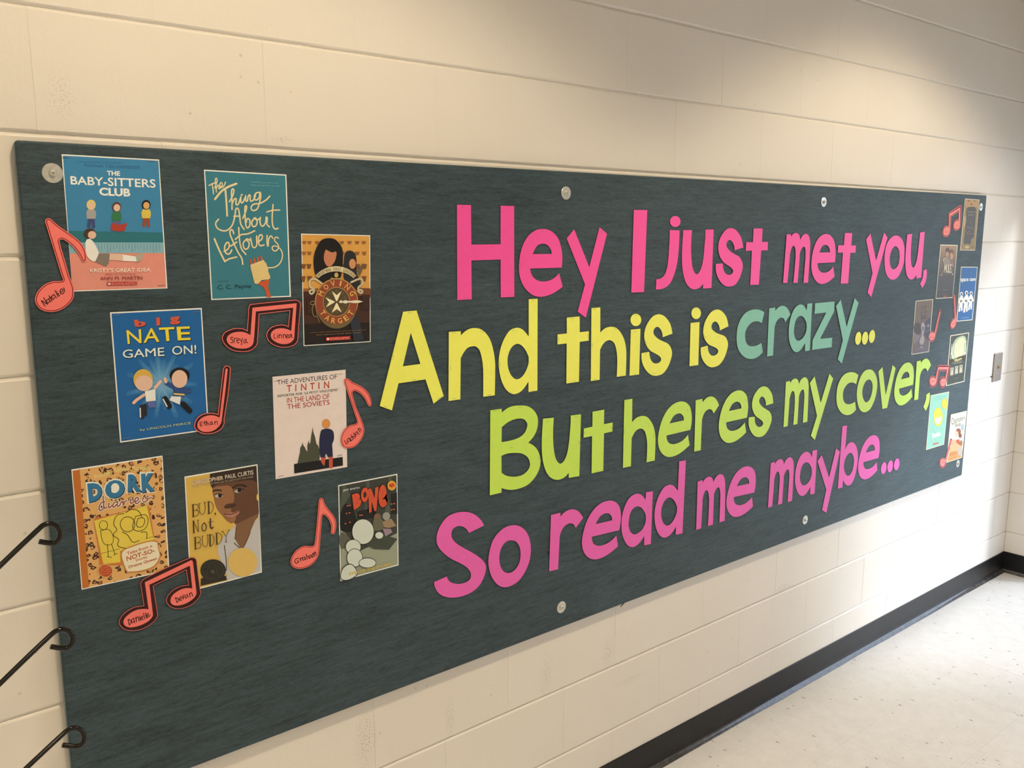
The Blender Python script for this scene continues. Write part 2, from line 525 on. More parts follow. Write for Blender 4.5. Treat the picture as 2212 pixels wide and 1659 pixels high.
# wall behind the board: mortar backing with the blocks set on it
bk = bmesh.new(); box_bm(bk, X0, XC + 0.2, 0.0052, 0.15, -0.05, CEIL + 0.1)
wall = tag(link('wall_back', bm_mesh(bk, 'wall_back', [M_mortar])), kind='structure')
full = [block_mesh('concrete_block_%s' % c, S16, S8) for c in 'abcd']
flush = [block_mesh('concrete_block_%s' % c, S16, S8, 0.0010, 0.00018) for c in 'efgh']
NC = int(CEIL / S8) + 1
bevel_cache = {}
for k in range(NC):
    z0 = k * S8
    off = 0.165 if (k % 2 == 1) else 0.368      # course k counted from the floor; joints found in the photograph
    if k == 0: off = 0.165
    if k == 0: off = 0.165
    par = (k % 2)
    off = 0.165 if par == 0 else 0.368
    x = off - S16 * 3
    while x < XC - 0.01:
        a, b_ = x, min(x + S16, XC)
        if z0 + S8 <= CEIL + S8:
            wd = b_ - a
            if abs(wd - S16) < 1e-4:
                me = random.choice(full if k < 9 or x > 1.3 else flush)
            else:
                key = round(wd, 3)
                if key not in bevel_cache: bevel_cache[key] = block_mesh('concrete_block_cut_%d' % int(key*1000), wd, S8)
                me = bevel_cache[key]
            link('concrete_block', me, wall, ((a+b_)/2, random.uniform(-0.0001, 0.0001), z0 + S8/2))
        x += S16

# floor with tiles
TILE = 0.3048
fy = FLOOR_Y0
fl = tag(box('floor', X0, XC + 0.2, YO, 0.1, -0.06, -0.0022, M_conc), kind='structure')
tm = bmesh.new(); box_bm(tm, -TILE/2 + 0.00012, TILE/2 - 0.00012, -TILE/2 + 0.00012, TILE/2 - 0.00012, -0.0022, 0.0, 0.00025, 1)
tile_me = bm_mesh(tm, 'floor_tile', [M_floor])
ix0, ix1 = FLOOR_X0 - 13*TILE, XC
x = FLOOR_X0 - 8*TILE
while x < XC + 0.05:
    y = FLOOR_Y0 + TILE
    while y > -2.2:
        if y - TILE < 0.0:
            link('floor_tile', tile_me, fl, (x + TILE/2, y - TILE/2, random.uniform(-0.0002, 0.0002)))
        y -= TILE
    x += TILE
Fx = FLOOR_X0 - 8*TILE
link('floor_sheet', mesh('floor_sheet', [(X0, YO, -0.0004), (Fx, YO, -0.0004), (Fx, 0, -0.0004), (X0, 0, -0.0004)], [(0, 1, 2, 3)], [M_floor]), fl)
yl = y
link('floor_sheet', mesh('floor_sheet', [(Fx, YO, -0.0004), (XC, YO, -0.0004), (XC, yl, -0.0004), (Fx, yl, -0.0004)], [(0, 1, 2, 3)], [M_floor]), fl)

# ceiling, other walls
tag(box('ceiling', X0, XC + 0.2, YO - 0.1, 0.15, CEIL, CEIL + 0.1, M_ceil), kind='structure')
tag(box('wall_left', X0 - 0.1, X0, YO, 0.1, -0.05, CEIL + 0.1, M_block), kind='structure')
tag(box('wall_front', X0 - 0.1, XC + 0.2, YO - 0.1, YO, -0.05, CEIL + 0.1, M_block), kind='structure')
DY0, DY1, DH = -0.20, -2.05, 2.03
ew = bmesh.new()
box_bm(ew, XC + 0.004, XC + 0.2, DY0, 0.01, -0.05, CEIL + 0.1)
box_bm(ew, XC + 0.004, XC + 0.2, DY1, DY0, DH, CEIL + 0.1)
box_bm(ew, XC + 0.004, XC + 0.2, YO, DY1, -0.05, CEIL + 0.1)
wr = tag(link('wall_right', bm_mesh(ew, 'wall_right', [M_mortar])), kind='structure')
half = block_mesh('concrete_block_end', abs(DY0), S8)
lng = block_mesh('concrete_block_long', S16, S8)
for k in range(NC):
    o = link('concrete_block', half, wr, (XC, DY0/2, k*S8 + S8/2)); o.rotation_euler = (0, 0, math.radians(-90))
# jambs and head of the doorway to the outside
fr = bmesh.new()
box_bm(fr, XC - 0.004, XC + 0.21, DY0 - 0.03, DY0 - 0.001, -0.002, DH, 0.002, 1)
box_bm(fr, XC - 0.004, XC + 0.21, DY1 + 0.001, DY1 + 0.03, -0.002, DH, 0.002, 1)
box_bm(fr, XC - 0.004, XC + 0.21, DY1 + 0.001, DY0 - 0.001, DH - 0.03, DH - 0.001, 0.002, 1)
tag(link('door_1', bm_mesh(fr, 'door_1', [M_frame])), kind='structure')
tag(box('ground', XC + 0.2, 20, -14, 6, -0.3, -0.02, M_conc), kind='structure')

# cove base: vertical strip whose foot curves out on to the floor
def cove(name, a, b_, axis):
    prof = [(0.0005, 0.1016), (0.0030, 0.1012), (0.0035, 0.098), (0.0035, 0.030), (0.0042, 0.021), (0.0065, 0.013), (0.0110, 0.0065), (0.0170, 0.0028), (0.0195, 0.0012), (0.0195, 0.0)]
    V, Fc = [], []
    n = len(prof); st = 40
    rng = random.Random(3)
    for i in range(st+1):
        t = a + (b_-a)*i/st
        wv = 0.0012*math.sin(t*7.3) + 0.0009*math.sin(t*17.1)
        for j, (d, z) in enumerate(prof):
            dd = d + (wv if j >= 6 else 0)
            V.append((t, -dd, z) if axis == 'x' else (XC - dd, -t, z))
    for i in range(st):
        for j in range(n-1):
            q = (i*n+j, (i+1)*n+j, (i+1)*n+j+1, i*n+j+1)
            Fc.append(q[::-1])
    mi = [1 if j >= 5 else 0 for i in range(st) for j in range(n-1)]
    return tag(link(name, mesh(name, V, Fc, [M_cove, M_toe], mi, smooth_=True)), kind='structure')
cove('baseboard_back', X0, XC - 0.002, 'x')
cove('baseboard_right', 0.002, abs(DY0), 'y')

# ceiling lamps
def lamp(p, power):
    r = link('ceiling_lamp', None, loc=(p[0], p[1], CEIL - 0.012))
    tag(r, None, 'lamp', 'ceiling lamps over the corridor')
    bm = bmesh.new(); box_bm(bm, -0.16, 0.16, -0.16, -0.14, -0.03, 0.01); box_bm(bm, -0.16, 0.16, 0.14, 0.16, -0.03, 0.01)
    box_bm(bm, -0.16, -0.14, -0.14, 0.14, -0.03, 0.01); box_bm(bm, 0.14, 0.16, -0.14, 0.14, -0.03, 0.01)
    link('trim_frame', bm_mesh(bm, 'trim_frame', [M_white]), r)
    bm = bmesh.new(); box_bm(bm, -0.14, 0.14, -0.14, 0.14, -0.008, 0.0)
    d = link('diffuser', bm_mesh(bm, 'diffuser', [M_diff]), r)
    light('lamp_light', 'SPOT', (p[0], p[1], CEIL - 0.05), (0, 0, -1), power, LAMP, spot_size=math.radians(118), spot_blend=0.28, shadow_soft_size=0.13)
    return r
M_diff = bpy.data.materials.new('lamp_diffuser'); M_diff.use_nodes = True
_e = M_diff.node_tree.nodes['Principled BSDF']; _e.inputs['Emission Color'].default_value = (*LAMP, 1); _e.inputs['Emission Strength'].default_value = 7
for (p, pw), lb in zip(LAMPS, ('square recessed ceiling lamp over the left half of the notice board', 'square recessed ceiling lamp nearest the doorway', 'added unseen fill lamp in the ceiling farthest from the notice board')):
    lamp(p, pw)['label'] = lb

# ------------------------------------------------------------------ the notice board
def quadpts(c, pts):
    return [b2(c, *p) for p in pts]
Bq = [at(31, 302), at(2132, 422), at(2077, 1027)]
BL_, BR_ = Bq[0].x, (Bq[1].x + Bq[2].x)/2
ZT_, ZB_ = (Bq[0].z + Bq[1].z)/2, at(1300, 1322).z*0.5 + Bq[2].z*0.5
loop = []
def corner(cx, cz, r, a0):
    return [(cx + r*math.cos(math.radians(a0 + 30*k)), cz + r*math.sin(math.radians(a0 + 30*k))) for k in range(4)]
rr = 0.006
loop = corner(BR_ - rr, Bq[2].z + rr, rr, -90) + corner(Bq[1].x - rr, Bq[1].z - rr, rr, 0) + corner(BL_ + rr, Bq[0].z - rr, rr, 90) + corner(BL_ + rr, ZB_L + rr, rr, 180)
V, Fc = [], []
n = len(loop)
cx_, cz_ = (BL_+BR_)/2, (ZT_+ZB_)/2
for (yy, ins) in ((-0.0009, 0.001), (-T*0.82, 0.0), (-T*0.95, 0.0010), (-T, 0.0035)):
    for a, b_ in loop:
        V.append((a + (ins if a < cx_ else -ins), yy, b_ + (ins if b_ < cz_ else -ins)))
for r in range(3):
    for i in range(n):
        Fc.append((r*n+i, r*n+(i+1) % n, (r+1)*n+(i+1) % n, (r+1)*n+i))
Fc.append(tuple(3*n+i for i in range(n)))
Fc.append(tuple(range(n))[::-1])
bd = link('notice_board', mesh('notice_board', V, Fc, [M_fabric]))
tag(bd, 'long slate blue fabric covered notice board on the cream block wall', 'notice board')

# washers and screws
def washer(px, py, label, r=0.0163):
    p = at(px, py)
    root = link('screw_washer', None, loc=(p.x, -T, p.z)); tag(root, label, 'washer', 'steel washers fixing the notice board')
    def lathe(prof, mat, name):
        V, Fc = [], []; m = 28; n = len(prof)
        for k in range(m):
            a = 2*math.pi*k/m
            for (q, y) in prof: V.append((q*math.cos(a), -y, q*math.sin(a)))
        for k in range(m):
            for j in range(n-1):
                Fc.append((k*n+j, ((k+1) % m)*n+j, ((k+1) % m)*n+j+1, k*n+j+1))
        return link(name, mesh(name, V, Fc, [mat], smooth_=False), root)
    lathe([(r*0.995, 0.0), (r, 0.0010), (r*0.95, 0.0017), (r*0.30, 0.0013), (0.0, 0.0013)], M_steel, 'washer_disc')
    lathe([(0.0058, 0.0012), (0.0056, 0.0042), (0.0044, 0.0058), (0.0022, 0.0062), (0.0020, 0.0030), (0.0, 0.0026)], M_steel, 'screw_head')
    return root
for a in ((113, 374, 'largest steel washer and screw at the top left corner of the board'),
          (1222.5, 417, 'steel washer at the top edge of the board above the pink letter y of Hey'),
          (1779, 436.5, 'steel washer at the top edge of the board above the gap between met and you'),
          (2118.5, 447, 'small steel washer in the top right corner beside the dark gold cover'),
          (1212.3, 1311.5, 'steel washer at the bottom edge of the board below the word So'),
          (1738.8, 1123, 'steel washer at the bottom edge of the board below the word maybe'),
          (2068.7, 1001.5, 'small steel washer in the bottom right corner under the white and orange cover')):
    washer(*a)

# wall switch plate
def sw(x, y): p = at(*cr('SW', x, y), yp=-0.006); return p.x, p.z
q = [sw(350, 525), sw(555, 475), sw(497, 1190), sw(300, 1250)]
x0 = (q[0][0]+q[3][0])/2; x1 = (q[1][0]+q[2][0])/2; z1 = (q[0][1]+q[1][1])/2; z0 = (q[2][1]+q[3][1])/2
sp = link('switch_plate', None, loc=((x0+x1)/2, 0, z0)); tag(sp, 'brushed steel key switch plate on the wall right of the board', 'switch plate')
bm = bmesh.new(); box_bm(bm, x0-(x0+x1)/2, x1-(x0+x1)/2, -0.0065, -0.0005, 0, z1-z0, 0.0022, 2)
link('plate', bm_mesh(bm, 'plate', [M_brush]), sp)
kx, kz = sw(432, 862)
def disc(name, r, y0, y1, x, z, mat, par, n=24, bev=0.0006):
    V, Fc = [], []
    for (q_, y_) in ((r, y0), (r, y1 + bev), (r - bev, y1)):
        V += [(x + q_*math.cos(2*math.pi*k/n), y_, z + q_*math.sin(2*math.pi*k/n)) for k in range(n)]
    for r_ in range(2):
        for k in range(n): Fc.append((r_*n+k, r_*n+(k+1) % n, (r_+1)*n+(k+1) % n, (r_+1)*n+k))
    Fc.append(tuple(2*n+k for k in range(n)))
    return link(name, mesh(name, V, Fc, [mat]), par)
ox, oz = (x0+x1)/2, z0
kc = disc('key_cylinder', 0.0085, -0.006, -0.0105, kx-ox, kz-oz, M_brass, sp)
box('key_slot', kx-ox-0.0008, kx-ox+0.0008, -0.0109, -0.0104, kz-oz-0.004, kz-oz+0.004, M_black, parent=sp)
for (a, b_) in ((447, 697), (418, 1025)):
    s_x, s_z = sw(a, b_); disc('plate_screw', 0.0032, -0.006, -0.0078, s_x-ox, s_z-oz, M_steel, sp)

# display rack: three hooked arms reaching in from a post left of the picture
YR = -0.24
def rk(x, y): p = at(x, y, YR); return (p.x, p.y, p.z)
def rod_path(pts):
    P = smooth([(a, b_, s) for a, b_, s in pts], False, 6)
    return [rk(a, b_) for a, b_ in P]
c7 = lambda a, b_, s=True: (a/2.765, 1059 + b_/2.765, s)
arms = [
    [c7(235, 228), c7(262, 207), c7(300, 200), c7(338, 215), c7(358, 250), c7(352, 290), c7(325, 314), c7(290, 315), c7(234, 306)],
    [c7(310, 858), c7(345, 836), c7(380, 831), c7(415, 845), c7(433, 880), c7(425, 920), c7(398, 942), c7(362, 943), c7(303, 934)],
    [c7(385, 1448), c7(418, 1425), c7(452, 1421), c7(485, 1435), c7(502, 1468), c7(495, 1508), c7(468, 1528), c7(435, 1530), c7(374, 1522)],
]
lows = [c7(0, 451, False), c7(0, 1155, False), c7(155, 1662, False)]
rack = link('display_rack', None, loc=(-0.42, YR, 0)); tag(rack, 'black metal rack with three hooked arms in front of the left end of the board', 'rack')
PX = -0.42
for low, a in zip(lows, arms):
    P = rod_path([low] + a)
    d = (Vector(P[0]) - Vector(P[3])).normalized()
    if abs(d.x) > 1e-5:
        e = Vector(P[0]) + d*((PX - P[0][0])/d.x)
    P = [tuple(e)] + P
    V, Fc = tube(P, 0.0040, 12)
    V = [(v.x - PX, v.y - YR, v.z) for v in V]
    link('arm', mesh('arm', V, Fc, [M_black], smooth_=True), rack)
V, Fc = tube([(0, 0, 0.02), (0, 0, 0.9), (0, 0, 1.25)], 0.0125, 16)
link('post', mesh('post', V, Fc, [M_black], smooth_=True), rack)
bm = bmesh.new(); bmesh.ops.create_cone(bm, cap_ends=True, segments=40, radius1=0.17, radius2=0.16, depth=0.02)
for v in bm.verts: v.co.z += 0.01
link('base', bm_mesh(bm, 'base', [M_black]), rack)

# loose strap hanging out from behind the bottom edge, black tack by the letter r
def strapz(x, y): p = at(1290 + x/22.12, 1270 + y/22.12, -0.014); return Vector((p.x, p.y, p.z))
P = [strapz(1900, 330), strapz(1500, 560), strapz(1330, 680), strapz(1180, 830), strapz(1120, 900)]
V, Fc = tube([tuple(p) for p in P], 0.0013, 8)
tag(link('cable', mesh('cable', V, Fc, [M_black], smooth_=True)), 'short black cable end poking out under the bottom edge of the board', 'cable')
tk = at(*cr('D5', 1580, 922), yp=-T-0.0006)
bm = bmesh.new(); bmesh.ops.create_icosphere(bm, subdivisions=2, radius=0.0026)
for v in bm.verts: v.co.y *= 0.5
o = link('push_pin', bm_mesh(bm, 'push_pin', [M_black]), loc=tk); tag(o, 'tiny black pin beside the stem of the r of read', 'pin')

# ------------------------------------------------------------------ paper letters
ILL = (0.97, 0.81, 0.60)
PINK = paper((246, 72, 138), 0.48, (0.92, 0.8, 0.62), 0.5, 'hot_pink_card')
YEL = paper((228, 226, 84), 0.6, (0.9, 0.8, 0.62), 0.5, 'yellow_card')
TEAL = paper((122, 178, 155), 0.6, (0.85, 0.8, 0.70), 0.5, 'teal_card')
LIME = paper((184, 212, 72), 0.45, (0.85, 0.78, 0.62), 0.5, 'lime_card')
MAG = paper((218, 84, 146), 0.48, (0.85, 0.72, 0.55), 0.5, 'magenta_card')
CORAL = paper((255, 112, 92), 0.6, (1.0, 0.77, 0.56), 0.3, 'coral_card')
INK = paper((52, 14, 12), 0.5, ILL, 0.3, 'dark_ink')
REDLINE = paper((130, 22, 22), 0.5, ILL, 0.3, 'red_ink')

def fit_affine(src, dst):
    import numpy as np
    A = np.array([[x, y, 1] for x, y in src]); B = np.array(dst)
    X, *_ = np.linalg.lstsq(A, B, rcond=None)
    return lambda p: (X[0][0]*p[0] + X[1][0]*p[1] + X[2][0], X[0][1]*p[0] + X[1][1]*p[1] + X[2][1])

staple_bm = bmesh.new(); box_bm(staple_bm, -0.0055, 0.0055, -0.0003, 0.0003, -0.0003, 0.0003)
staple_me = bm_mesh(staple_bm, 'staple', [mat_plain('staple_wire', (0.45, 0.43, 0.38), 0.3, metal=1.0)])
def staples(par, c, pts, y):
    for p in pts:
        x, z = b2(c, p[0], p[1]); ang = p[2] if len(p) > 2 else -4
        # direction on the wall
        a = math.radians(ang)
        x2, z2 = b2(c, p[0] + 20*math.cos(a), p[1] + 20*math.sin(a))
        o = link('staple', staple_me, par)
        o.location = (x - par.location.x, y - par.location.y, z - par.location.z)
        o.rotation_euler = (0, -math.atan2(z2-z, x2-x), 0)

G = {}   # glyph masters: loops on the board and key points
def master(ch, c, loops, keys):
    G[ch] = ([outline(c, s) for s in loops], [b2(c, *k) for k in keys])
LET_N = [0]
def letter(loops, mat, label, group, c=None, st=(), name='paper_letter', extra=None):
    """loops on the board; extra = second piece (a dot)"""
    LET_N[0] += 1
    rng = random.Random(LET_N[0]*17)
    y = -T - 0.0012 - rng.random()*0.0012
    xs = [p[0] for L in loops for p in L]; zs = [p[1] for L in loops for p in L]
    org = ((min(xs)+max(xs))/2, y, min(zs))
    if extra is None:
        f = Flat(); f.poly(loops, y, mat, 0.0004); o = f.build(name, None, org); o.location = org
    else:
        o = link(name, None, loc=org)
        f = Flat(); f.poly(loops, y, mat, 0.0004); f.build('stem', o, org)
        f = Flat(); f.poly([extra], y, mat, 0.0004); f.build('dot', o, org)
    tag(o, label, 'letter' if name == 'paper_letter' else 'punctuation', group)
    if c: staples(o, c, st, y - 0.0002)
    return o
def direct(c, loops, mat, label, group, st=(), **k):
    return letter([outline(c, s) for s in loops], mat, label, group, c, st, **k)
def inst(ch, c, keys, mat, label, group, st=(), **k):
    L, K = G[ch]
    fn = fit_affine(K, [b2(c, *q) for q in keys])
    return letter([[fn(p) for p in lp] for lp in L], mat, label, group, c, st, **k)

e_loops = ['1490,910 1497,760s 1480,640s 1440,520s 1370,440s 1300,405s 1235,397s 1150,412s 1060,475s 1000,560s 955,670s 930,800s 922,920s 935,1030s 975,1140s 1040,1225s 1120,1280s 1215,1297s 1320,1275s 1410,1230s 1502,1163 1455,985 1400,1040s 1330,1080s 1230,1094s 1160,1075s 1110,1035s 1082,980s 1070,922',
           '1105,730 1125,680s 1170,615s 1240,592s 1300,612s 1345,670s 1357,728']
master('e', 'C1', e_loops, [(1490,910),(1502,1163),(1455,985),(1070,922),(1105,730),(1357,728),(1235,397),(1215,1297),(922,920)])
u_loops = ['881,371 1002,371 992,520s 990,680s 1000,830s 1020,930s 1060,990s 1100,970s 1140,880s 1165,740s 1180,580s 1190,450s 1191,365 1307,361 1276,1184 1158,1193 1158,1124 1120,1170s 1080,1195s 1035,1204s 980,1185s 925,1125s 888,1020s 868,900s 862,760s 865,620s 872,500s']
master('u', 'C2', u_loops, [(881,371),(1002,371),(1191,365),(1307,361),(1276,1184),(1158,1193),(1158,1124),(1060,990),(1035,1204),(862,760)])
s_loops = ['1598,655 1718,617 1710,560s 1690,480s 1650,410s 1600,360s 1540,343s 1480,365s 1425,430s 1385,510s 1368,610s 1378,700s 1405,770s 1450,830s 1510,870s 1555,905s 1577,945s 1560,985s 1515,1001s 1470,980s 1440,920s 1430,838 1334,847 1335,940s 1360,1030s 1410,1110s 1465,1155s 1530,1165s 1600,1140s 1660,1060s 1695,970s 1713,880s 1700,810s 1665,750s 1610,715s 1545,675s 1495,620s 1483,590s 1490,540s 1525,511s 1560,530s 1590,590s']
s_keys = [(1598,655),(1718,617),(1430,838),(1334,847),(1540,343),(1530,1165),(1368,610),(1713,880),(1525,511),(1515,1001)]
m_loops = ['172,222 228,222 230,258 250,226s 275,208s 296,204s 325,216s 343,248s 352,300 375,250s 405,222s 435,217s 465,243s 480,295s 485,370s 455,865 394,867 415,600s 423,480s 415,400s 400,386s 375,405s 350,465s 345,520s 318,865 260,867 288,560s 290,460s 282,400s 265,375s 240,400s 217,480s 212,540s 182,865 124,868']
master('m', 'C3', m_loops, [(172,222),(228,222),(230,258),(352,300),(455,865),(394,867),(318,865),(260,867),(182,865),(124,868),(296,204),(435,217),(400,386),(265,375)])
h_loops = ['480,86 585,77 585,380 630,335s 670,315s 725,308s 780,325s 830,380s 870,460s 893,570s 896,680s 889,891 782,907 788,700s 780,600s 755,510s 720,475s 680,470s 630,500s 582,585 577,941 472,957']
master('h', 'C5', h_loops, [(480,86),(585,77),(585,380),(889,891),(782,907),(582,585),(577,941),(472,957),(725,308),(700,470),(896,680)])
c_loops = ['485,238 447,402 410,380s 360,373s 300,390s 240,450s 205,520s 197,600s 210,680s 250,735s 310,747s 370,735s 440,697 462,833 400,895s 330,930s 270,935s 200,915s 130,850s 90,770s 72,660s 75,540s 95,430s 145,320s 210,245s 290,205s 370,195s 430,208s']
master('c', 'D1', c_loops, [(485,238),(447,402),(440,697),(462,833),(370,195),(72,660),(270,935),(360,373),(197,600),(310,747)])
r_loops = ['557,180 649,167 649,217 690,170s 730,147s 775,143s 820,170s 850,215s 873,272 797,387 775,335s 740,318s 700,335s 665,380s 638,460 614,885 526,898']
master('r', 'D1', r_loops, [(557,180),(649,167),(649,217),(873,272),(797,387),(638,460),(614,885),(526,898),(775,143),(740,318)])
a_loops = ['1124,110 1197,103 1161,808 1088,820 1092,693 1050,765s 1000,820s 955,833s 910,805s 875,735s 852,640s 847,530s 855,420s 885,290s 930,190s 980,138s 1030,122s 1075,145s 1115,215',
           '1025,292s 1065,310s 1100,370s 1112,410s 1110,510s 1080,590s 1040,640s 985,664s 945,630s 925,550s 928,470s 945,380s 980,315s']
master('a', 'D1', a_loops, [(1124,110),(1197,103),(1161,808),(1088,820),(1092,693),(1115,215),(847,530),(955,833),(1030,122),(1025,292),(985,664),(925,500),(1112,430)])
d_loops = ['1980,97 2095,91 2092,1277 1977,1295 1977,1157 1920,1245s 1860,1300s 1785,1323s 1720,1295s 1660,1220s 1615,1100s 1593,950s 1600,820s 1630,690s 1685,570s 1745,495s 1830,465s 1895,485s 1945,535s 1980,580',
           '1840,673s 1895,700s 1945,765s 1980,845 1980,890 1975,940s 1935,1040s 1880,1110s 1820,1130s 1765,1095s 1725,1020s 1707,930s 1712,830s 1745,740s 1790,690s']
master('d', 'C4', d_loops, [(1980,97),(2095,91),(2092,1277),(1977,1295),(1977,1157),(1980,580),(1593,950),(1785,1323),(1830,465),(1840,673),(1820,1130),(1707,900),(1980,890)])
master('s', 'C2', s_loops, s_keys)

def dotl(c, cx, cy, rx, ry, sk=0.0): return tob(c, ell(cx, cy, rx, ry, 26, sk))
g1, g2, g3, g4 = ('pink letters of the top line', 'yellow letters of the second line', 'lime letters of the third line', 'magenta letters of the bottom line')
gc = 'teal letters of the word crazy'
# line 1
direct('C1', ['99,75 285,80 290,604 679,600 679,88 857,92 860,1297 681,1306 679,802 290,815 295,1330 104,1341'], PINK, 'hot pink paper capital H starting the top line', g1, [(172,103),(210,1310),(790,1281)])
direct('C1', e_loops, PINK, 'hot pink paper letter e in the word Hey', g1, [(1240,432),(1455,902),(1236,1276),(945,875,88)])
direct('C1', ['1557,522 1655,402 1857,905 1993,374 2091,460 1810,1573 1703,1494 1800,1132'], PINK, 'hot pink paper letter y ending the word Hey', g1, [(2025,440,40)])
direct('C2', ['182,88 370,90 325,1242 147,1249'], PINK, 'hot pink plain bar capital I between Hey and just', g1)
direct('C2', ['691,371 827,375 822,520s 812,680s 790,850s 750,1000s 700,1110s 640,1170s 570,1200s 495,1204 502,1062 560,1052s 610,1010s 645,930s 668,800s 680,640s 688,500s'], PINK, 'hot pink paper letter j with round dot starting the word just', g1, extra=dotl('C2', 767, 250, 74, 78))
direct('C2', u_loops, PINK, 'hot pink paper letter u in the word just', g1)
direct('C2', s_loops, PINK, 'hot pink paper letter s in the word just', g1)
direct('C2', ['1866,348 1993,348 1983,537 2068,536 2063,655 1972,657 1940,1138 1819,1142 1842,660 1756,662 1762,541 1856,541'], PINK, 'hot pink paper letter t ending the word just', g1)
direct('C3', m_loops, PINK, 'hot pink paper letter m starting the word met', g1)
inst('e', 'C3', [(810,590),(808,780),(790,652),(580,608),(606,468),(747,462),(695,218),(650,884),(498,600)], PINK, 'hot pink paper letter e in the word met', g1)
direct('C3', ['947,204 1044,206 1032,370 1095,370 1088,466 1020,467 990,874 891,876 922,465 853,464 860,368 935,368'], PINK, 'hot pink paper letter t ending the word met', g1)
direct('C3', ['1229,291 1286,213 1361,572 1468,198 1512,266 1297,1056 1248,996 1314,738'], PINK, 'hot pink paper letter y starting the word you', g1)
direct('C3', ['1630,237s 1700,280s 1735,380s 1738,470s 1730,600s 1690,720s 1640,800s 1575,825s 1520,790s 1485,700s 1474,580s 1480,460s 1505,350s 1560,270s', '1615,380s 1655,410s 1673,480s 1670,560s 1650,640s 1595,688s 1560,660s 1543,580s 1548,500s 1575,420s'], PINK, 'hot pink paper letter o in the word you', g1)
inst('u', 'C3', [(1776,200),(1839,200),(1940,200),(2006,200),(1958,798),(1891,803),(1893,762),(1855,652),(1830,806),(1744,560)], PINK, 'hot pink paper letter u ending the word you', g1)
direct('C3', ['1988,708 2032,682 2036,760s 2020,850s 1975,937 1948,878 1975,820s 1988,760s'], PINK, 'hot pink paper comma after the word you', g1, name='paper_comma')
# line 2
direct('C4', ['357,258 530,243 880,1345 749,1445 645,1131 296,1183 212,1532 55,1474', '455,530 580,932 352,963'], YEL, 'yellow paper capital A starting the second line', g2, [(441,273,-5),(228,845,-75),(692,790,75),(495,1135,-5),(133,1480,15),(820,1372,-35)])
direct('C4', ['947,519 1101,510 1101,565 1160,510s 1220,478s 1280,469s 1350,480s 1420,530s 1480,620s 1520,750s 1543,900s 1545,1050s 1540,1337 1391,1357 1392,1150s 1390,1000s 1375,870s 1345,760s 1300,710s 1255,705s 1190,725s 1140,785s 1100,860 1095,1390 943,1411'], YEL, 'yellow paper letter n in the word And', g2, [(1010,533),(1380,517,30),(968,985,90),(1015,1380),(1470,1329)])
direct('C4', d_loops, YEL, 'yellow paper letter d with tall stem ending the word And', g2, [(2037,112),(1782,500,-30),(1608,937,90),(1740,1305,8),(2036,1275)])
direct('C5', ['184,199 337,185 338,373 447,361 445,474 338,488 329,964 179,986 183,508 73,519 73,400 184,388'], YEL, 'yellow paper letter t starting the word this', g2, [(250,208),(84,455,90),(436,420,90),(270,955)])
direct('C5', h_loops, YEL, 'yellow paper letter h in the word this', g2, [(515,101,-15),(765,335,22),(490,525,88),(523,938),(835,885)])
direct('C5', ['951,343 1066,332 1049,878 935,893'], YEL, 'yellow paper letter i with oval dot in the word this', g2, [(1010,170,-12),(1003,368),(997,870)], extra=dotl('C5', 1011, 227, 64, 74))
inst('s', 'C5', [(1330,425),(1444,379),(1172,604),(1083,626),(1275,158),(1257,884),(1107,420),(1448,650),(1258,310),(1262,742)], YEL, 'yellow paper letter s ending the word this', g2, [(1133,495,70),(1222,862),(1123,634,-10)])
direct('C5', ['1664,263 1770,252 1755,766 1650,780'], YEL, 'yellow paper letter i with oval dot starting the word is', g2, [(1724,97,-8),(1712,274),(1700,763)], extra=dotl('C5', 1730, 147, 57, 70))
inst('s', 'C5', [(2010,348),(2109,292),(1871,532),(1792,560),(1960,103),(1935,781),(1807,360),(2120,540),(1945,248),(1950,648)], YEL, 'yellow paper letter s ending the short word is', g2, [(1945,125),(1820,570,-15),(1838,430,65),(1993,420,12)])
direct('D1', c_loops, TEAL, 'muted teal paper letter c starting the word crazy', gc, [(435,770,75)])
direct('D1', r_loops, TEAL, 'muted teal paper letter r in the word crazy', gc)
direct('D1', a_loops, TEAL, 'muted teal paper letter a in the word crazy', gc, [(1125,797)])
direct('D1', ['1242,104 1532,77 1526,226 1317,635 1498,617 1490,760 1198,801 1205,655 1410,241 1232,262'], TEAL, 'muted teal paper letter z in the word crazy', gc, [(1250,180,88),(1480,690,88)])
direct('D1', ['1554,147 1623,50 1712,458 1832,28 1889,97 1638,1007 1580,940 1655,657'], TEAL, 'muted teal paper letter y ending the word crazy', gc)
for (cx, cy, nm) in ((1886, 628, 'first yellow paper dot right after the word crazy'), (1986, 625, 'middle yellow paper dot after the word crazy'), (2091, 599, 'last and highest yellow paper dot after the word crazy')):
    letter([dotl('D1', cx, cy, 45, 97, 0.1)], YEL, nm, 'yellow dots after crazy', name='paper_dot')
# line 3
direct('D2', ['103,205 241,186 245,232 320,175s 400,150s 480,146s 560,155s 630,200s 675,270s 687,350s 670,450s 630,530s 566,602 630,635s 680,690s 710,770s 716,850s 700,930s 650,1025s 570,1110s 480,1155s 380,1178s 310,1175s 241,1157 238,1213 97,1246',
              '243,412 320,350s 400,315s 470,305s 520,318s 553,360s 555,400s 530,470s 470,530s 370,570s 241,594', '239,762 320,733s 410,726s 490,735s 560,780s 588,850s 580,910s 540,965s 480,1003s 390,1018s 300,1005s 241,968'], LIME, 'lime green paper capital B starting the third line', g3, [(160,215),(470,165),(362,657),(697,795,80)])
inst('u', 'D2', [(750,322),(878,301),(1084,266),(1213,249),(1193,1006),(1070,1034),(1068,967),(955,863),(915,1067),(739,640)], LIME, 'lime green paper letter u in the word But', g3, [(1150,280),(797,337),(803,985,45),(1190,600,90)])
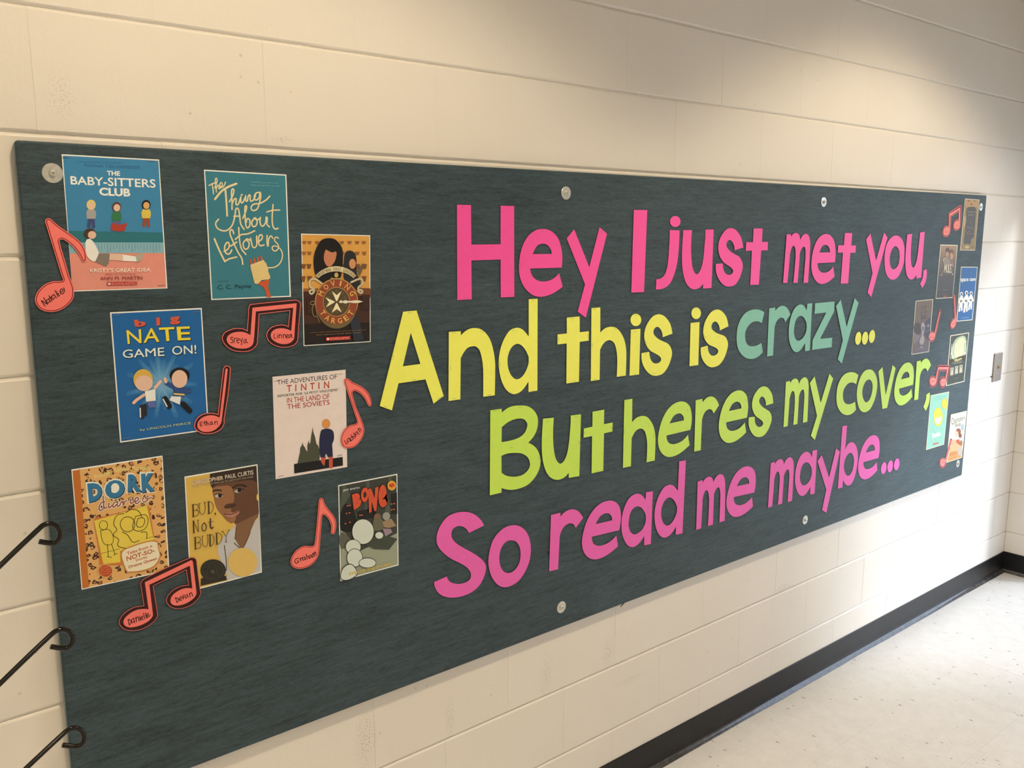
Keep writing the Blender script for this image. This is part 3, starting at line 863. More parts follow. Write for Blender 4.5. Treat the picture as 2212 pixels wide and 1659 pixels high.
direct('D2', ['1354,222 1497,196 1493,375 1600,354 1597,463 1494,487 1485,945 1342,978 1348,520 1243,540 1247,428 1352,405'], LIME, 'lime green paper letter t ending the word But', g3, [(1427,233),(1582,418,90),(1407,945),(1258,490,90)])
inst('h', 'D2', [(1746,80),(1842,64),(1837,352),(2116,817),(2021,842),(1832,545),(1821,889),(1727,913),(1965,272),(1950,430),(2122,620)], LIME, 'lime green paper letter h starting the word heres', g3, [(1775,95),(1742,470,90),(2103,515,85),(1760,895),(2070,805)])
inst('e', 'D3', [(442,763),(452,942),(420,823),(165,837),(187,697),(353,655),(320,430),(220,1094),(70,840)], LIME, 'lime green paper letter e right after the h of heres', g3, [(265,457),(412,528,65),(415,747),(427,893,75),(170,1058)])
inst('r', 'D3', [(511,412),(589,398),(592,440),(794,471),(721,572),(583,638),(569,1008),(488,1028),(690,366),(665,518)], LIME, 'lime green paper letter r in the middle of heres', g3, [(560,420),(520,998)])
inst('e', 'D3', [(1115,622),(1115,792),(1094,675),(872,677),(897,541),(1041,510),(1010,295),(930,919),(785,690)], LIME, 'lime green paper letter e right before the s of heres', g3, [(965,315),(1103,405,70)])
inst('s', 'D3', [(1345,477),(1433,447),(1213,610),(1143,619),(1325,248),(1265,852),(1178,430),(1412,640),(1298,373),(1272,730)], LIME, 'lime green paper letter s ending the word heres', g3, [(1300,266),(1365,580,40)])
inst('m', 'D3', [(1589,190),(1636,185),(1640,212),(1743,222),(1840,668),(1793,682),(1725,694),(1677,706),(1605,722),(1557,734),(1692,153),(1810,138),(1790,284),(1668,300)], LIME, 'lime green paper letter m of the word my', g3)
direct('D3', ['1870,207 1927,126 2000,444 2105,95 2149,152 1930,886 1883,836 1956,598'], LIME, 'lime green paper letter y of the word my', g3)
inst('c', 'D4', [(585,463),(543,640),(505,980),(529,1155),(460,402),(143,910),(350,1253),(455,615),(266,880),(380,1052)], LIME, 'lime green paper letter c starting the word cover', g3)
direct('D4', ['805,350s 870,370s 930,460s 960,580s 958,720s 930,880s 870,1050s 800,1160s 705,1203s 630,1165s 580,1060s 556,900s 560,760s 590,610s 650,460s 720,375s', '800,550s 845,585s 867,660s 865,750s 840,870s 800,960s 740,1005s 695,960s 668,870s 665,770s 690,670s 740,580s'], LIME, 'lime green paper letter o in the word cover', g3)
direct('D4', ['985,390 1065,303 1129,860 1267,263 1327,322 1159,1113 1065,1138'], LIME, 'lime green paper letter v in the word cover', g3)
inst('e', 'D4', [(1667,660),(1665,885),(1638,738),(1400,727),(1434,546),(1586,507),(1545,212),(1445,1062),(1299,760)], LIME, 'brightly lit lime green paper letter e in the word cover', g3)
inst('r', 'D4', [(1746,187),(1829,173),(1830,212),(2034,268),(1954,394),(1805,500),(1775,938),(1687,966),(1935,131),(1890,330)], LIME, 'brightly lit pale lime letter r ending the word cover', g3)
direct('D4', ['1936,853 2003,807 2008,900s 1985,1040s 1925,1174 1880,1093 1915,1000s 1933,930s'], LIME, 'pale lime paper comma beside the mint green cover', g3, name='paper_comma')
# line 4
direct('D5', ['550,664 747,566 700,490s 630,430s 560,400s 480,391s 380,405s 280,450s 200,540s 150,640s 132,740s 150,830s 220,920s 320,995s 440,1055s 520,1105s 565,1160s 577,1215s 560,1265s 500,1305s 400,1321s 320,1300s 280,1265s 264,1225 99,1297 115,1370s 165,1445s 240,1485s 340,1498s 460,1480s 580,1430s 680,1345s 740,1240s 770,1130s 760,1060s 700,990s 590,915s 470,850s 380,790s 330,725s 325,660s 350,605s 420,573s 480,585s 520,615s'], MAG, 'large magenta paper capital S starting the bottom line', g4, [(540,425,5)])
direct('D5', ['1145,562s 1230,590s 1300,665s 1340,780s 1348,900s 1325,1040s 1265,1180s 1180,1290s 1080,1350s 1000,1363s 920,1330s 850,1240s 812,1130s 800,1020s 820,880s 860,760s 930,660s 1030,585s', '1110,758s 1165,780s 1205,850s 1216,930s 1205,1030s 1160,1120s 1100,1170s 1040,1178s 985,1145s 950,1070s 941,980s 955,890s 995,810s 1050,765s'], MAG, 'magenta paper letter o ending the word So', g4, [(1078,590,-10),(1080,1340,-20)])
inst('r', 'D5', [(1614,427),(1728,404),(1730,455),(2028,470),(1924,597),(1715,700),(1702,1127),(1585,1162),(1890,356),(1855,538)], MAG, 'magenta paper letter r starting the word read', g4)
inst('e', 'D6', [(733,817),(738,966),(711,865),(481,890),(502,770),(653,723),(625,541),(525,1103),(389,880)], MAG, 'magenta paper letter e in the word read', g4)
inst('a', 'D6', [(992,456),(1056,439),(1043,941),(977,960),(976,875),(990,533),(759,760),(855,995),(915,477),(915,598),(882,866),(828,730),(988,690)], MAG, 'magenta paper letter a in the word read', g4)
inst('d', 'D6', [(1308,160),(1371,146),(1340,842),(1281,859),(1279,790),(1297,442),(1071,670),(1165,894),(1225,391),(1213,519),(1192,778),(1139,640),(1287,620)], MAG, 'magenta paper letter d ending the word read', g4)
inst('m', 'D6', [(1487,351),(1530,342),(1533,365),(1636,360),(1739,727),(1696,743),(1631,767),(1587,777),(1516,800),(1473,815),(1585,310),(1700,284),(1688,408),(1572,436)], MAG, 'magenta paper letter m of the word me', g4)
inst('e', 'D6', [(2025,457),(2025,590),(2009,500),(1836,512),(1855,407),(1969,374),(1955,211),(1870,695),(1770,500)], MAG, 'magenta paper letter e of the word me', g4)
inst('m', 'D7', [(170,690),(226,680),(228,708),(360,718),(483,1253),(418,1275),(338,1300),(273,1316),(186,1340),(124,1358),(300,633),(450,606),(422,787),(275,815)], MAG, 'magenta paper letter m starting the word maybe', g4)
inst('a', 'D7', [(788,510),(861,490),(829,1136),(753,1162),(757,1050),(783,603),(531,900),(625,1204),(705,533),(700,694),(660,1038),(608,850),(774,800)], MAG, 'magenta paper letter a in the word maybe', g4)
direct('D7', ['865,665 928,571 1037,910 1142,474 1197,524 996,1435 932,1394 995,1088'], MAG, 'magenta paper letter y in the word maybe', g4)
direct('D7', ['1237,142 1307,131 1279,503 1300,440s 1335,395s 1380,380s 1420,405s 1450,460s 1468,560s 1465,680s 1440,820s 1410,930s 1365,1010s 1320,1028s 1285,1010s 1258,970s 1247,947 1237,1057 1169,1075', '1360,540s 1390,565s 1408,640s 1402,730s 1380,820s 1325,885s 1285,855s 1262,780s 1263,700s 1285,620s 1320,560s'], MAG, 'magenta paper letter b in the word maybe', g4, [(1357,978,-10)])
inst('e', 'D7', [(1775,619),(1763,793),(1751,682),(1554,681),(1585,533),(1712,497),(1690,280),(1590,932),(1478,700)], MAG, 'magenta paper letter e ending the word maybe', g4)
for (cx, cy, nm) in ((1855, 768, 'first magenta paper dot right after the word maybe'), (1951, 742, 'middle magenta paper dot after the word maybe'), (2046, 711, 'last and highest magenta paper dot after the word maybe')):
    letter([dotl('D7', cx, cy, 40, 89, 0.12)], MAG, nm, 'magenta dots after maybe', name='paper_dot')
# ------------------------------------------------------------------ printed covers
ILR = (0.95, 0.93, 0.98)
class Sheet:
    def __init__(s, c, name, corners, label, cat, group, lift=0.0008, ill=ILL, rough=0.42, margin=None):
        """corners TL TR BR BL in crop points; the sheet of paper is the first layer"""
        s.c = c; s.ill = ill; s.rough = rough
        s.y0 = -T - lift; s.n = 0; s.parts = {}
        q = [b2(c, *p) for p in corners]
        s.q = q
        s.org = Vector(((q[2][0]+q[3][0])/2, s.y0, (q[2][1]+q[3][1])/2))
        s.root = link(name, None, loc=s.org); tag(s.root, label, cat, group)
        f = Flat(); f.poly([[q[3], q[2], q[1], q[0]]], s.y0, paper((236, 228, 205), rough, ill, 0.45, 'white_paper'), 0.0003)
        f.build('paper_sheet', s.root, s.org)
    def lay(s): s.n += 1; return s.y0 - 0.00005*s.n - 0.00008
    def P(s, part): return s.parts.setdefault(part, Flat())
    def mat(s, rgb):
        return rgb if not isinstance(rgb, tuple) else paper(rgb, s.rough, s.ill, 0.32, 'printed_ink')
    def poly(s, part, pts, rgb, holes=()):
        L = outline(s.c, pts) if isinstance(pts, str) else tob(s.c, pts)
        H = [outline(s.c, h) if isinstance(h, str) else tob(s.c, h) for h in holes]
        s.P(part).poly([L] + H, s.lay(), s.mat(rgb))
    def stroke(s, part, strokes, w, rgb):
        """strokes: list of 'x,y x,y' strings, w in crop points"""
        y = s.lay(); sc_ = None
        for st in strokes:
            pts = smooth([(a, b_, True) for a, b_, _ in parse(st)], False, 4) if len(parse(st)) > 2 else [(a, b_) for a, b_, _ in parse(st)]
            pp = tob(s.c, pts)
            cx, cy = pts[len(pts)//2]
            a = b2(s.c, cx, cy); b_ = b2(s.c, cx, cy+20); mm = abs(a[1]-b_[1])/20
            s.P(part).stroke(pp, w*mm, y, s.mat(rgb))
    def text(s, part, t, quad, rgb, bold=0.0, y=None):
        """quad BL BR TR TL in crop points"""
        bl, br, tr, tl = quad
        if y is None: y = s.lay()
        if 0 < bold <= 0.05 and set(t) & set('MWVNAZ'):
            # heavier strokes from shifted layers: sharp inner corners stay clean
            wpx = math.hypot(br[0]-bl[0], br[1]-bl[1]); hpx = math.hypot(tl[0]-bl[0], tl[1]-bl[1])
            d = bold*hpx*0.75; ux, uy = (br[0]-bl[0])/wpx, (br[1]-bl[1])/wpx
            sh = ((0, 0), (1, 0), (-1, 0), (0, 1), (0, -1)) if bold > 0.012 else ((0.5, 0), (-0.5, 0))
            for i, (a, b_) in enumerate(sh):
                s.text(part, t, tuple((qx + a*d*ux, qy + a*d*uy + b_*d) for qx, qy in quad), rgb, 0.0, y - 4e-6*i)
            return
        V, Fc = text_mesh(t, bold)
        out = []
        for (u, v) in V:
            x_ = (1-u)*(1-v)*bl[0] + u*(1-v)*br[0] + u*v*tr[0] + (1-u)*v*tl[0]
            y_ = (1-u)*(1-v)*bl[1] + u*(1-v)*br[1] + u*v*tr[1] + (1-u)*v*tl[1]
            a, b_ = b2(s.c, x_, y_)
            out.append((a, y, b_))
        s.P(part).tris(out, Fc, s.mat(rgb))
    def line(s, part, t, bl, br, h, rgb, bold=0.0, y=None):
        """text on a base line with cap height h"""
        d = (br[0]-bl[0], br[1]-bl[1])
        s.text(part, t, (bl, br, (br[0]-0.04*h, br[1]-h), (bl[0]-0.04*h, bl[1]-h)), rgb, bold, y)
    def ellipse(s, part, cx, cy, rx, ry, rgb, sk=0.0, n=26):
        s.poly(part, ell(cx, cy, rx, ry, n, sk), rgb)
    def staple(s, pts):
        for (x_, y_, a) in pts:
            x, z = b2(s.c, x_, y_); x2, z2 = b2(s.c, x_ + 20*math.cos(math.radians(a)), y_ + 20*math.sin(math.radians(a)))
            o = link('staple', staple_me, s.root)
            o.location = (x - s.org.x, -0.0012, z - s.org.z)
            o.rotation_euler = (0, -math.atan2(z2-z, x2-x), 0); o.scale = (1.1, 1, 1)
    def done(s):
        for k, f in s.parts.items(): f.build(k, s.root, s.org)
        return s.root
def ring(pts, w_): return pts
GP = 'book cover prints at the left of the board'
GR = 'book cover prints at the right end of the board'
BG, TI, AU, IL, SM = 'printed_background', 'title_lettering', 'author_lettering', 'illustration', 'small_lettering'
def person(s, cx, cy, k, head, hair, top, leg, sk=0.0):
    """plain faceless pictogram: head, cap of hair, body, legs"""
    s.poly(IL, f'{cx-22*k},{cy+95*k} {cx+28*k},{cy+95*k} {cx+34*k},{cy+185*k} {cx+8*k},{cy+190*k} {cx+2*k},{cy+120*k} {cx-8*k},{cy+188*k} {cx-34*k},{cy+180*k}', leg)
    s.poly(IL, f'{cx-20*k},{cy+30*k}s {cx+20*k},{cy+30*k}s {cx+40*k},{cy+60*k}s {cx+34*k},{cy+112*k} {cx-34*k},{cy+112*k} {cx-40*k},{cy+60*k}s', top)
    s.ellipse(IL, cx, cy-4*k, 38*k, 42*k, hair)
    s.ellipse(IL, cx+2*k, cy+2*k, 27*k, 30*k, head)

# 1 blue and salmon cover
s = Sheet('P1', 'book_cover', [(325,68),(1417,128),(1510,1570),(448,1606)], 'light blue and salmon cover beside the largest washer, top left of the board', 'cover', GP)
s.poly(BG, '340,84 1408,141 1458,945 400,925', (62,124,150))
s.poly(BG, '400,925 1458,945 1466,1056 408,1056', (44,106,106))
s.poly(BG, '408,1056 1466,1056 1474,1174 416,1176', (132,166,164))
s.poly(BG, '416,1176 1474,1174 1497,1561 448,1594', (222,136,110))
s.stroke(IL, [f'{x},{1066+(i%3)*4} {x+4},{1120+(i*37%50)}' for i, x in enumerate(range(430, 1450, 34))], 3.2, (70,100,100))
s.line(AU, 'RAINA TELGEMEIER', (583,208), (1208,236), 34, (52,98,132), 0.02)
s.stroke(AU, ['515,150 760,160', '790,161 1010,168'], 5, (54,104,134))
s.line(TI, 'THE', (832,305), (980,311), 52, (232,224,200), 0.035)
s.text(TI, 'BABY-SITTERS', ((430,405),(1375,443),(1372,352),(424,315)), (234,226,203), 0.04)
s.text(TI, 'CLUB', ((748,530),(1095,545),(1092,452),(744,440)), (234,226,203), 0.04)
person(s, 655, 640, 1.35, (222,178,140), (226,190,100), (160,152,136), (62,70,104))
person(s, 940, 665, 1.35, (222,180,145), (96,58,44), (52,110,66), (92,92,118))
person(s, 1270, 640, 1.3, (215,160,90), (28,24,26), (214,180,72), (150,72,44))
s.poly(IL, '880,835 965,860 1060,838 1030,925 960,935 872,915', (172,60,44))
s.ellipse(IL, 640, 960, 66, 62, (72,50,38)); s.ellipse(IL, 664, 972, 46, 44, (222,176,140))
s.poly(IL, '600,1030s 650,1020s 720,1120s 740,1200s 690,1268s 610,1210s 590,1120s', (232,216,190))
s.poly(IL, '740,1180 862,1180 850,1290 820,1322 700,1270', (128,112,92))
s.poly(IL, '862,1180 1010,1186 1010,1262 856,1250', (222,178,140)); s.poly(IL, '1010,1190 1160,1215 1160,1268 1008,1262', (236,220,196))
s.poly(IL, '1150,1195 1240,1180 1210,1260 1165,1278', (172,160,128))
s.text(TI, "KRISTY'S GREAT IDEA", ((640,1390),(1318,1380),(1316,1338),(640,1348)), (240,210,175), 0.03)
s.line(AU, 'BASED ON THE NOVEL BY', (815,1421), (1160,1418), 18, (160,72,54), 0.01)
s.text(AU, 'ANN M. MARTIN', ((755,1477),(1228,1470),(1226,1432),(755,1440)), (150,62,48), 0.03)
s.poly(SM, '830,1498 1165,1494 1166,1530 831,1537', (176,48,40))
s.text(SM, 'SCHOLASTIC', ((880,1530),(1158,1525),(1157,1501),(880,1505)), (220,140,115), 0.03)
s.poly(SM, '843,1506 856,1512 870,1506 870,1526 856,1531 843,1526', (235,205,185))
s.staple([(375,102,3),(1322,143,3),(1440,1535,-5)]); s.done()

# 2 teal cover with hand lettering
s = Sheet('P2', 'book_cover', [(55,88),(1007,145),(1060,1558),(140,1596)], 'plain teal cover with cream handwritten title and an orange fork', 'cover', GP)
s.poly(BG, '68,103 995,158 1045,1545 152,1582', (58,116,118))
CR_ = (226,198,138)
s.stroke(TI, ['112,272 150,252 205,235', '150,258 158,310 164,368', '178,300 205,225 200,188 186,200 190,262 198,348', '196,310 215,268 228,275 228,310 250,290 268,255 250,238 238,270 250,296 282,280 304,232'], 13, CR_)
s.stroke(TI, ['182,430 255,340 330,290 430,250'], 24, CR_)
s.stroke(TI, ['302,325 314,470 322,622'], 22, CR_)
s.stroke(TI, ['348,460 385,390 400,330 385,310 372,350 378,450 378,548', '380,480 405,430 425,425 425,490 448,490 474,420', '480,400 482,465 500,470 530,410', '536,390 545,455 565,400 585,380 592,450 625,440 650,385',
                '706,352 660,358 635,400 650,440 690,415 706,355 702,440 670,540 620,560 598,530 625,490 700,478 770,440 815,395'], 17, CR_)
s.ellipse(TI, 491, 379, 11, 11, CR_)
s.stroke(TI, ['222,662 190,705 205,760 260,792 320,790 380,730 410,630 425,540 450,540 468,640 480,720 518,778', '400,628 470,625'], 17, CR_)
s.stroke(TI, ['502,652 540,560 545,505 528,520 530,640 548,760 580,740 582,670 556,655 542,700', '640,645 608,690 618,742 652,738 668,680 640,645 672,668 700,650', '705,640 702,700 728,742 765,700 780,635 782,720 812,750', '852,492 842,640 850,740 880,775 910,765'], 17, CR_)
s.stroke(TI, ['780,578 850,558 930,555'], 15, CR_)
s.stroke(TI, ['175,888 235,1030 295,1150'], 21, CR_)
s.stroke(TI, ['295,1148 350,1118 432,1098', '285,1035 335,1000 345,945 320,930 292,985 305,1050 345,1062 375,1015', '398,828 375,782 352,815 385,910 450,1050 488,1110 502,1182', '362,972 432,925'], 18, CR_)
s.stroke(TI, ['455,758 462,880 485,1000 538,1068', '415,895 480,842 560,830 640,795', '545,892 508,935 520,1000 558,1000 575,935 545,892 585,905', '590,880 640,992 662,855', '672,925 722,890 722,845 695,850 682,910 700,965 748,958', '782,848 790,975 800,900 825,855 848,880'], 17, CR_)
s.stroke(TI, ['915,882 885,868 868,905 905,950 915,990 880,1028 845,1010 850,975 900,978 945,1020 960,1090 930,1170 870,1215 790,1222'], 15, CR_)
for a, b_ in ((582,1124),(622,1106),(664,1096),(702,1082)):
    s.poly(IL, f'{a},{b_+6} {a+10},{b_-2} {a+20},{b_+8} {a+38},{b_+68} {a+14},{b_+76}', (198,82,42))
s.poly(IL, '660,1400 802,1352 806,1385s 795,1440s 830,1560 778,1562 745,1455s 700,1425s', (198,82,42))
s.poly(IL, '588,1188 742,1130 758,1160 770,1165 800,1250 792,1255 822,1335 800,1356 720,1364 672,1410 638,1402 622,1340 612,1300 596,1240', (226,190,118))
s.stroke(IL, [f'{600+k*3},{1215+k*22} {690+k*2},{1196+k*22} {768+k*7},{1168+k*22}' for k in range(8)], 2.2, (190,150,84))
s.text(AU, 'C. C. Payne', ((210,1486),(600,1468),(598,1408),(208,1425)), (32,56,62), 0.0)
s.line(SM, 'A NOVEL', (218,1386), (345,1381), 14, (44,82,86), 0.0)
s.line(SM, 'Sometimes you need to mix', (605,244), (915,256), 22, (120,170,165), 0.0)
s.line(SM, 'things up to get them just right', (592,278), (930,290), 22, (120,170,165), 0.0)
s.done()

# 3 dark orange cover with the round medallion
s = Sheet('P3', 'book_cover', [(62,90),(978,112),(985,1528),(95,1583)], 'orange and brown cover with a red medallion and white star cross', 'cover', GP)
s.poly(BG, '74,102 968,123 972,830 88,830', (214,150,66))
s.poly(BG, '88,830 972,830 975,1518 105,1571', (66,38,26))
s.poly(BG, '88,818 972,812 972,850 88,858', (150,90,44))
s.poly(BG, '100,1290 974,1270 975,1518 105,1571', (34,24,20))
for r, (yy, hh) in enumerate(((190,40),(330,46),(495,60),(655,70))):
    for x_ in (100, 170, 270, 600, 700, 800, 890) if r < 3 else (100, 180, 880):
        dx = (x_-520)*0.012*r
        s.poly(IL, f'{x_-30+dx},{yy} {x_+34+dx},{yy} {x_+20+dx},{yy+hh} {x_-16+dx},{yy+hh}', (150,92,44) if r < 2 else (120,72,38))
s.poly(BG, '740,820 985,820 985,940 740,900', (110,62,36)); s.poly(BG, '860,900 970,900 970,1100 860,1100', (58,34,24)); s.poly(BG, '130,930 240,930 240,1160 140,1160', (60,34,24))
s.poly(IL, '430,150s 330,175s 265,270s 225,400s 225,520s 250,640s 330,740s 560,700s 600,560s 612,420s 600,280s 520,175s', (26,20,18))
s.poly(IL, '385,300 470,340s 520,330s 520,400s 490,480s 425,530s 370,470s 360,380s', (196,120,78))
s.poly(IL, '640,350s 690,315s 760,340s 790,420s 790,520s 800,620s 850,760s 800,830s 640,720s 620,560s 625,430s', (40,38,36))
s.ellipse(IL, 738, 490, 44, 66, (206,136,84))
s.poly(IL, '700,1250 800,1150 890,1500 760,1520', (44,46,50))
s.poly(IL, '800,575 870,488 900,492 860,600 830,660', (110,84,62))
# banner
import itertools
def arcpts(cx, cy, rx, ry, a0, a1, n=14): return [(cx + rx*math.cos(math.radians(a0+(a1-a0)*k/n)), cy - ry*math.sin(math.radians(a0+(a1-a0)*k/n))) for k in range(n+1)]
s.poly(IL, arcpts(518, 845, 345, 322, 142, 38) + arcpts(518, 845, 305, 255, 40, 140), (222,196,140))
s.stroke(IL, ['330,750 230,690 170,720 180,800 230,830 170,850 190,890 230,860', '720,735 850,690 870,750 810,820 870,850 850,880 810,850'], 26, (200,176,130))
s.poly(IL, ell(525, 995, 286, 312, 48), (196,150,78)); s.poly(IL, ell(525, 1030, 272, 320, 48), (110,90,50)); s.poly(IL, ell(525, 995, 276, 300, 48), (146,66,40))
s.poly(IL, ell(525, 995, 178, 196, 40), (190,150,80)); s.poly(IL, ell(525, 995, 172, 189, 40), (84,66,38))
for k in range(10):
    a = k*36+18; px_, py_ = 525+118*math.cos(math.radians(a)), 995+130*math.sin(math.radians(a))
    s.stroke(IL, [f'{px_-24},{py_} {px_-10},{py_-24} {px_+14},{py_-16} {px_+10},{py_+8} {px_-4},{py_+4}'], 5, (140,112,60))
W_ = (238,214,158)
s.poly(IL, '462,850 525,905 590,850 532,985 518,985', W_); s.poly(IL, '375,935 500,990 500,1000 380,1068 425,1000', W_)
s.poly(IL, '518,1010 532,1010 592,1135 526,1090 458,1142', W_)
s.poly(IL, '548,996 585,968 600,985 640,972 690,985 760,975 820,975 878,990 820,1008 760,1012 690,1002 640,1018 600,1004 580,1014', (226,206,165))
def arc_text(s, part, t, cx, cy, rx, ry, a0, a1, h, rgb, bold=0.0, under=False, wk=0.62):
    n = len(t); y = s.lay()
    for i, ch in enumerate(t):
        if ch == ' ': continue
        a = math.radians(a0 + (a1-a0)*(i+0.5)/n)
        px_, py_ = cx + rx*math.cos(a), cy - ry*math.sin(a)
        ox_, oy_ = math.cos(a), -math.sin(a)
        if under: ox_, oy_ = -ox_, -oy_
        tx_, ty_ = -oy_, ox_
        w2 = h*wk/2 * (0.35 if ch in 'I' else 1.0)
        B = lambda u, v: (px_ + tx_*u + ox_*v, py_ + ty_*u + oy_*v)
        s.text(part, ch, (B(-w2, 0), B(w2, 0), B(w2, h), B(-w2, h)), rgb, bold, y)
arc_text(s, AU, 'CHRISTINA DIAZ GONZALEZ', 518, 850, 318, 272, 141, 39, 40, (92,66,40), 0.0, wk=0.52)
arc_text(s, TI, 'MOVING', 525, 995, 196, 214, 166, 14, 72, (222,170,80), 0.02, wk=0.8)
arc_text(s, TI, 'TARGET', 525, 995, 262, 290, 204, 336, 72, (222,170,80), 0.02, under=True, wk=0.8)
s.stroke(IL, ['240,990 190,990 180,1030 240,1020', '235,1010 200,1080 220,1180 260,1190', '240,1030 260,1140 290,1260'], 9, (150,120,78))
s.stroke(IL, ['450,680 520,690 590,680'], 14, (190,150,80)); s.ellipse(IL, 520, 640, 26, 34, (200,158,80))
s.line(SM, 'weaves a tight, twisty, heart-in-your-throat adventure', (165,1412), (915,1374), 16, (150,112,66))
s.line(SM, 'that delivers thrill after thrill', (250,1440), (840,1408), 16, (150,112,66))
s.poly(SM, '380,1465 703,1448 704,1492 382,1512', (190,50,38))
s.text(SM, 'SCHOLASTIC', ((432,1500),(694,1486),(693,1458),(432,1471)), (214,140,110), 0.03)
s.ellipse(SM, 408, 1487, 16, 13, (235,220,200)); s.done()

# 4 blue cover, two players
s = Sheet('P4', 'book_cover', [(38,128),(1065,78),(1146,1446),(152,1588)], 'bright blue cover with yellow and white title beside the long stemmed note', 'cover', GP)
B0 = (28,92,138)
s.poly(BG, '54,142 1054,94 1132,1434 165,1572', B0)
def mixrgb(a, b_, t): return tuple(int(a[i]*(1-t)+b_[i]*t) for i in range(3))
for q, t in ((1.0,0.18),(0.86,0.30),(0.72,0.42),(0.58,0.54),(0.44,0.66),(0.3,0.76)):
    pts = []
    rg = random.Random(5)
    for k in range(44):
        a = 2*math.pi*k/44; rad = (1.0 if k % 4 == 0 else (0.72 if k % 2 == 0 else 0.62))
        rad *= 0.9 + 0.2*rg.random()
        pts.append((610 + 400*q*rad*math.cos(a), 930 + 385*q*rad*math.sin(a), True))
    s.P(BG).poly([tob('P4', smooth(pts, True, 3))], s.lay(), s.mat(mixrgb(B0, (140,176,186), t)))
for dx, colr in ((6, (14,20,30)), (0, (206,84,56))):
    for ch, qd in (('b', ((318,293),(442,283),(432,205),(304,212))), ('i', ((558,278),(602,272),(598,180),(548,190))), ('g', ((712,268),(826,258),(818,172),(700,180)))):
        s.text(TI, ch, tuple((a+dx, b_+dx) for a, b_ in qd), colr, 0.05)
for dx, colr in ((7, (14,20,30)), (0, (232,200,52))):
    for ch, qd in (('N', ((236,482),(388,470),(382,318),(220,330))), ('A', ((412,468),(588,456),(570,302),(430,312))), ('T', ((600,452),(770,446),(755,290),(584,300))), ('E', ((795,442),(938,436),(932,284),(780,290)))):
        s.text(TI, ch, tuple((a+dx, b_+dx) for a, b_ in qd), colr, 0.015)
for dx, colr in ((6, (14,20,30)), (0, (224,226,218))):
    s.text(TI, 'GAME', tuple((a+dx, b_+dx) for a, b_ in ((182,640),(645,614),(640,520),(176,548))), colr, 0.015)
    s.text(TI, 'ON!', tuple((a+dx, b_+dx) for a, b_ in ((735,604),(1002,588),(998,492),(730,508))), colr, 0.015)
s.text(AU, 'by LINCOLN PEIRCE', ((375,1462),(940,1384),(936,1352),(370,1432)), (196,192,104), 0.01)
# plain pictogram players
s.poly(IL, '425,1010 540,985 548,1120 440,1130', (232,222,205)); s.stroke(IL, ['540,970 600,900', '420,1050 330,1110 300,1140'], 34, (226,178,140))
s.poly(IL, '448,1125 545,1115 545,1190 470,1195', (92,96,140)); s.stroke(IL, ['390,1180 400,1300', '425,1170 430,1270'], 40, (38,34,36)); s.stroke(IL, ['372,1200 376,1300'], 14, (214,208,200))
s.ellipse(IL, 405, 880, 108, 118, (214,164,66)); s.ellipse(IL, 415, 920, 98, 88, (226,178,142))
s.stroke(IL, ['750,960 670,920', '860,1010 930,1005'], 44, (46,70,112)); s.poly(IL, '745,980 880,975 868,1075 750,1065', (46,70,112))
s.poly(IL, '748,1030 870,1040 868,1056 750,1048', (226,190,70)); s.stroke(IL, ['660,905 650,870'], 34, (226,178,142))
s.poly(IL, '720,1065 830,1070 815,1160 700,1110', (226,216,200)); s.stroke(IL, ['650,1090 700,1180', '850,1150 930,1230'], 56, (18,17,20)); s.stroke(IL, ['630,1100 672,1180'], 14, (214,208,200))
s.ellipse(IL, 815, 830, 112, 84, (20,18,22)); s.ellipse(IL, 812, 872, 88, 100, (226,178,142))
s.staple([(112,157,-7),(998,122,-3),(222,1533,-12)]); s.done()

# 5 cream cover with red and black art deco title
s = Sheet('P5', 'book_cover', [(50,208),(1020,113),(1042,1405),(93,1567)], 'cream paper cover with black and red capitals over a dark skyline', 'cover', GP)
s.poly(BG, '50,208 1020,113 1042,1405 93,1567', (228,202,178))
BK, RD = (26,22,22), (178,58,38)
s.text(TI, 'THE ADVENTURES OF', ((116,313),(905,235),(905,172),(115,250)), BK, 0.0)
for i, ch in enumerate('TINTIN'):
    x_ = (240, 352, 430, 548, 658, 735)[i]; w_ = (65, 14, 68, 62, 14, 66)[i]
    yb = 411 - (x_-240)*0.098; s.text(TI, ch, ((x_,yb),(x_+w_,yb-w_*0.1),(x_+w_,yb-w_*0.1-90),(x_,yb-90)), RD, 0.015)
s.text(AU, 'REPORTER FOR "LE PETIT VINGTIEME"', ((118,480),(925,395),(925,362),(118,447)), BK, 0.0)
s.text(TI, 'IN THE LAND OF', ((243,556),(805,498),(805,430),(240,487)), RD, 0.0)
s.text(TI, 'THE SOVIETS', ((246,637),(808,577),(806,513),(244,572)), RD, 0.0)
s.poly(IL, '335,1365 980,1270 984,1385 338,1490', (20,18,18))
s.poly(IL, '380,1358 415,1200 418,1150s 440,1110s 449,1065 456,1110s 482,1150s 490,1175 515,1200 512,1120s 533,1050 545,1095s 560,1000s 572,940s 583,870 592,940s 612,1000s 635,1100s 650,1110 680,1200 672,1315', (72,70,50))
s.poly(IL, '690,1330 700,1265 760,1262 735,1395', (196,78,52)); s.poly(IL, '795,1262 850,1262 845,1420 800,1420', (196,78,52))
s.poly(IL, '670,1190 690,930s 760,895s 845,920s 865,1020s 840,1100 850,1265 785,1275 760,1225 735,1280 685,1275', (30,34,58))
s.ellipse(IL, 760, 828, 54, 62, (214,136,64)); s.line(SM, 'HERGE', (905,1262), (975,1250), 14, BK)
s.staple([(108,262,-6),(950,168,-6),(160,1522,-14)]); s.done()

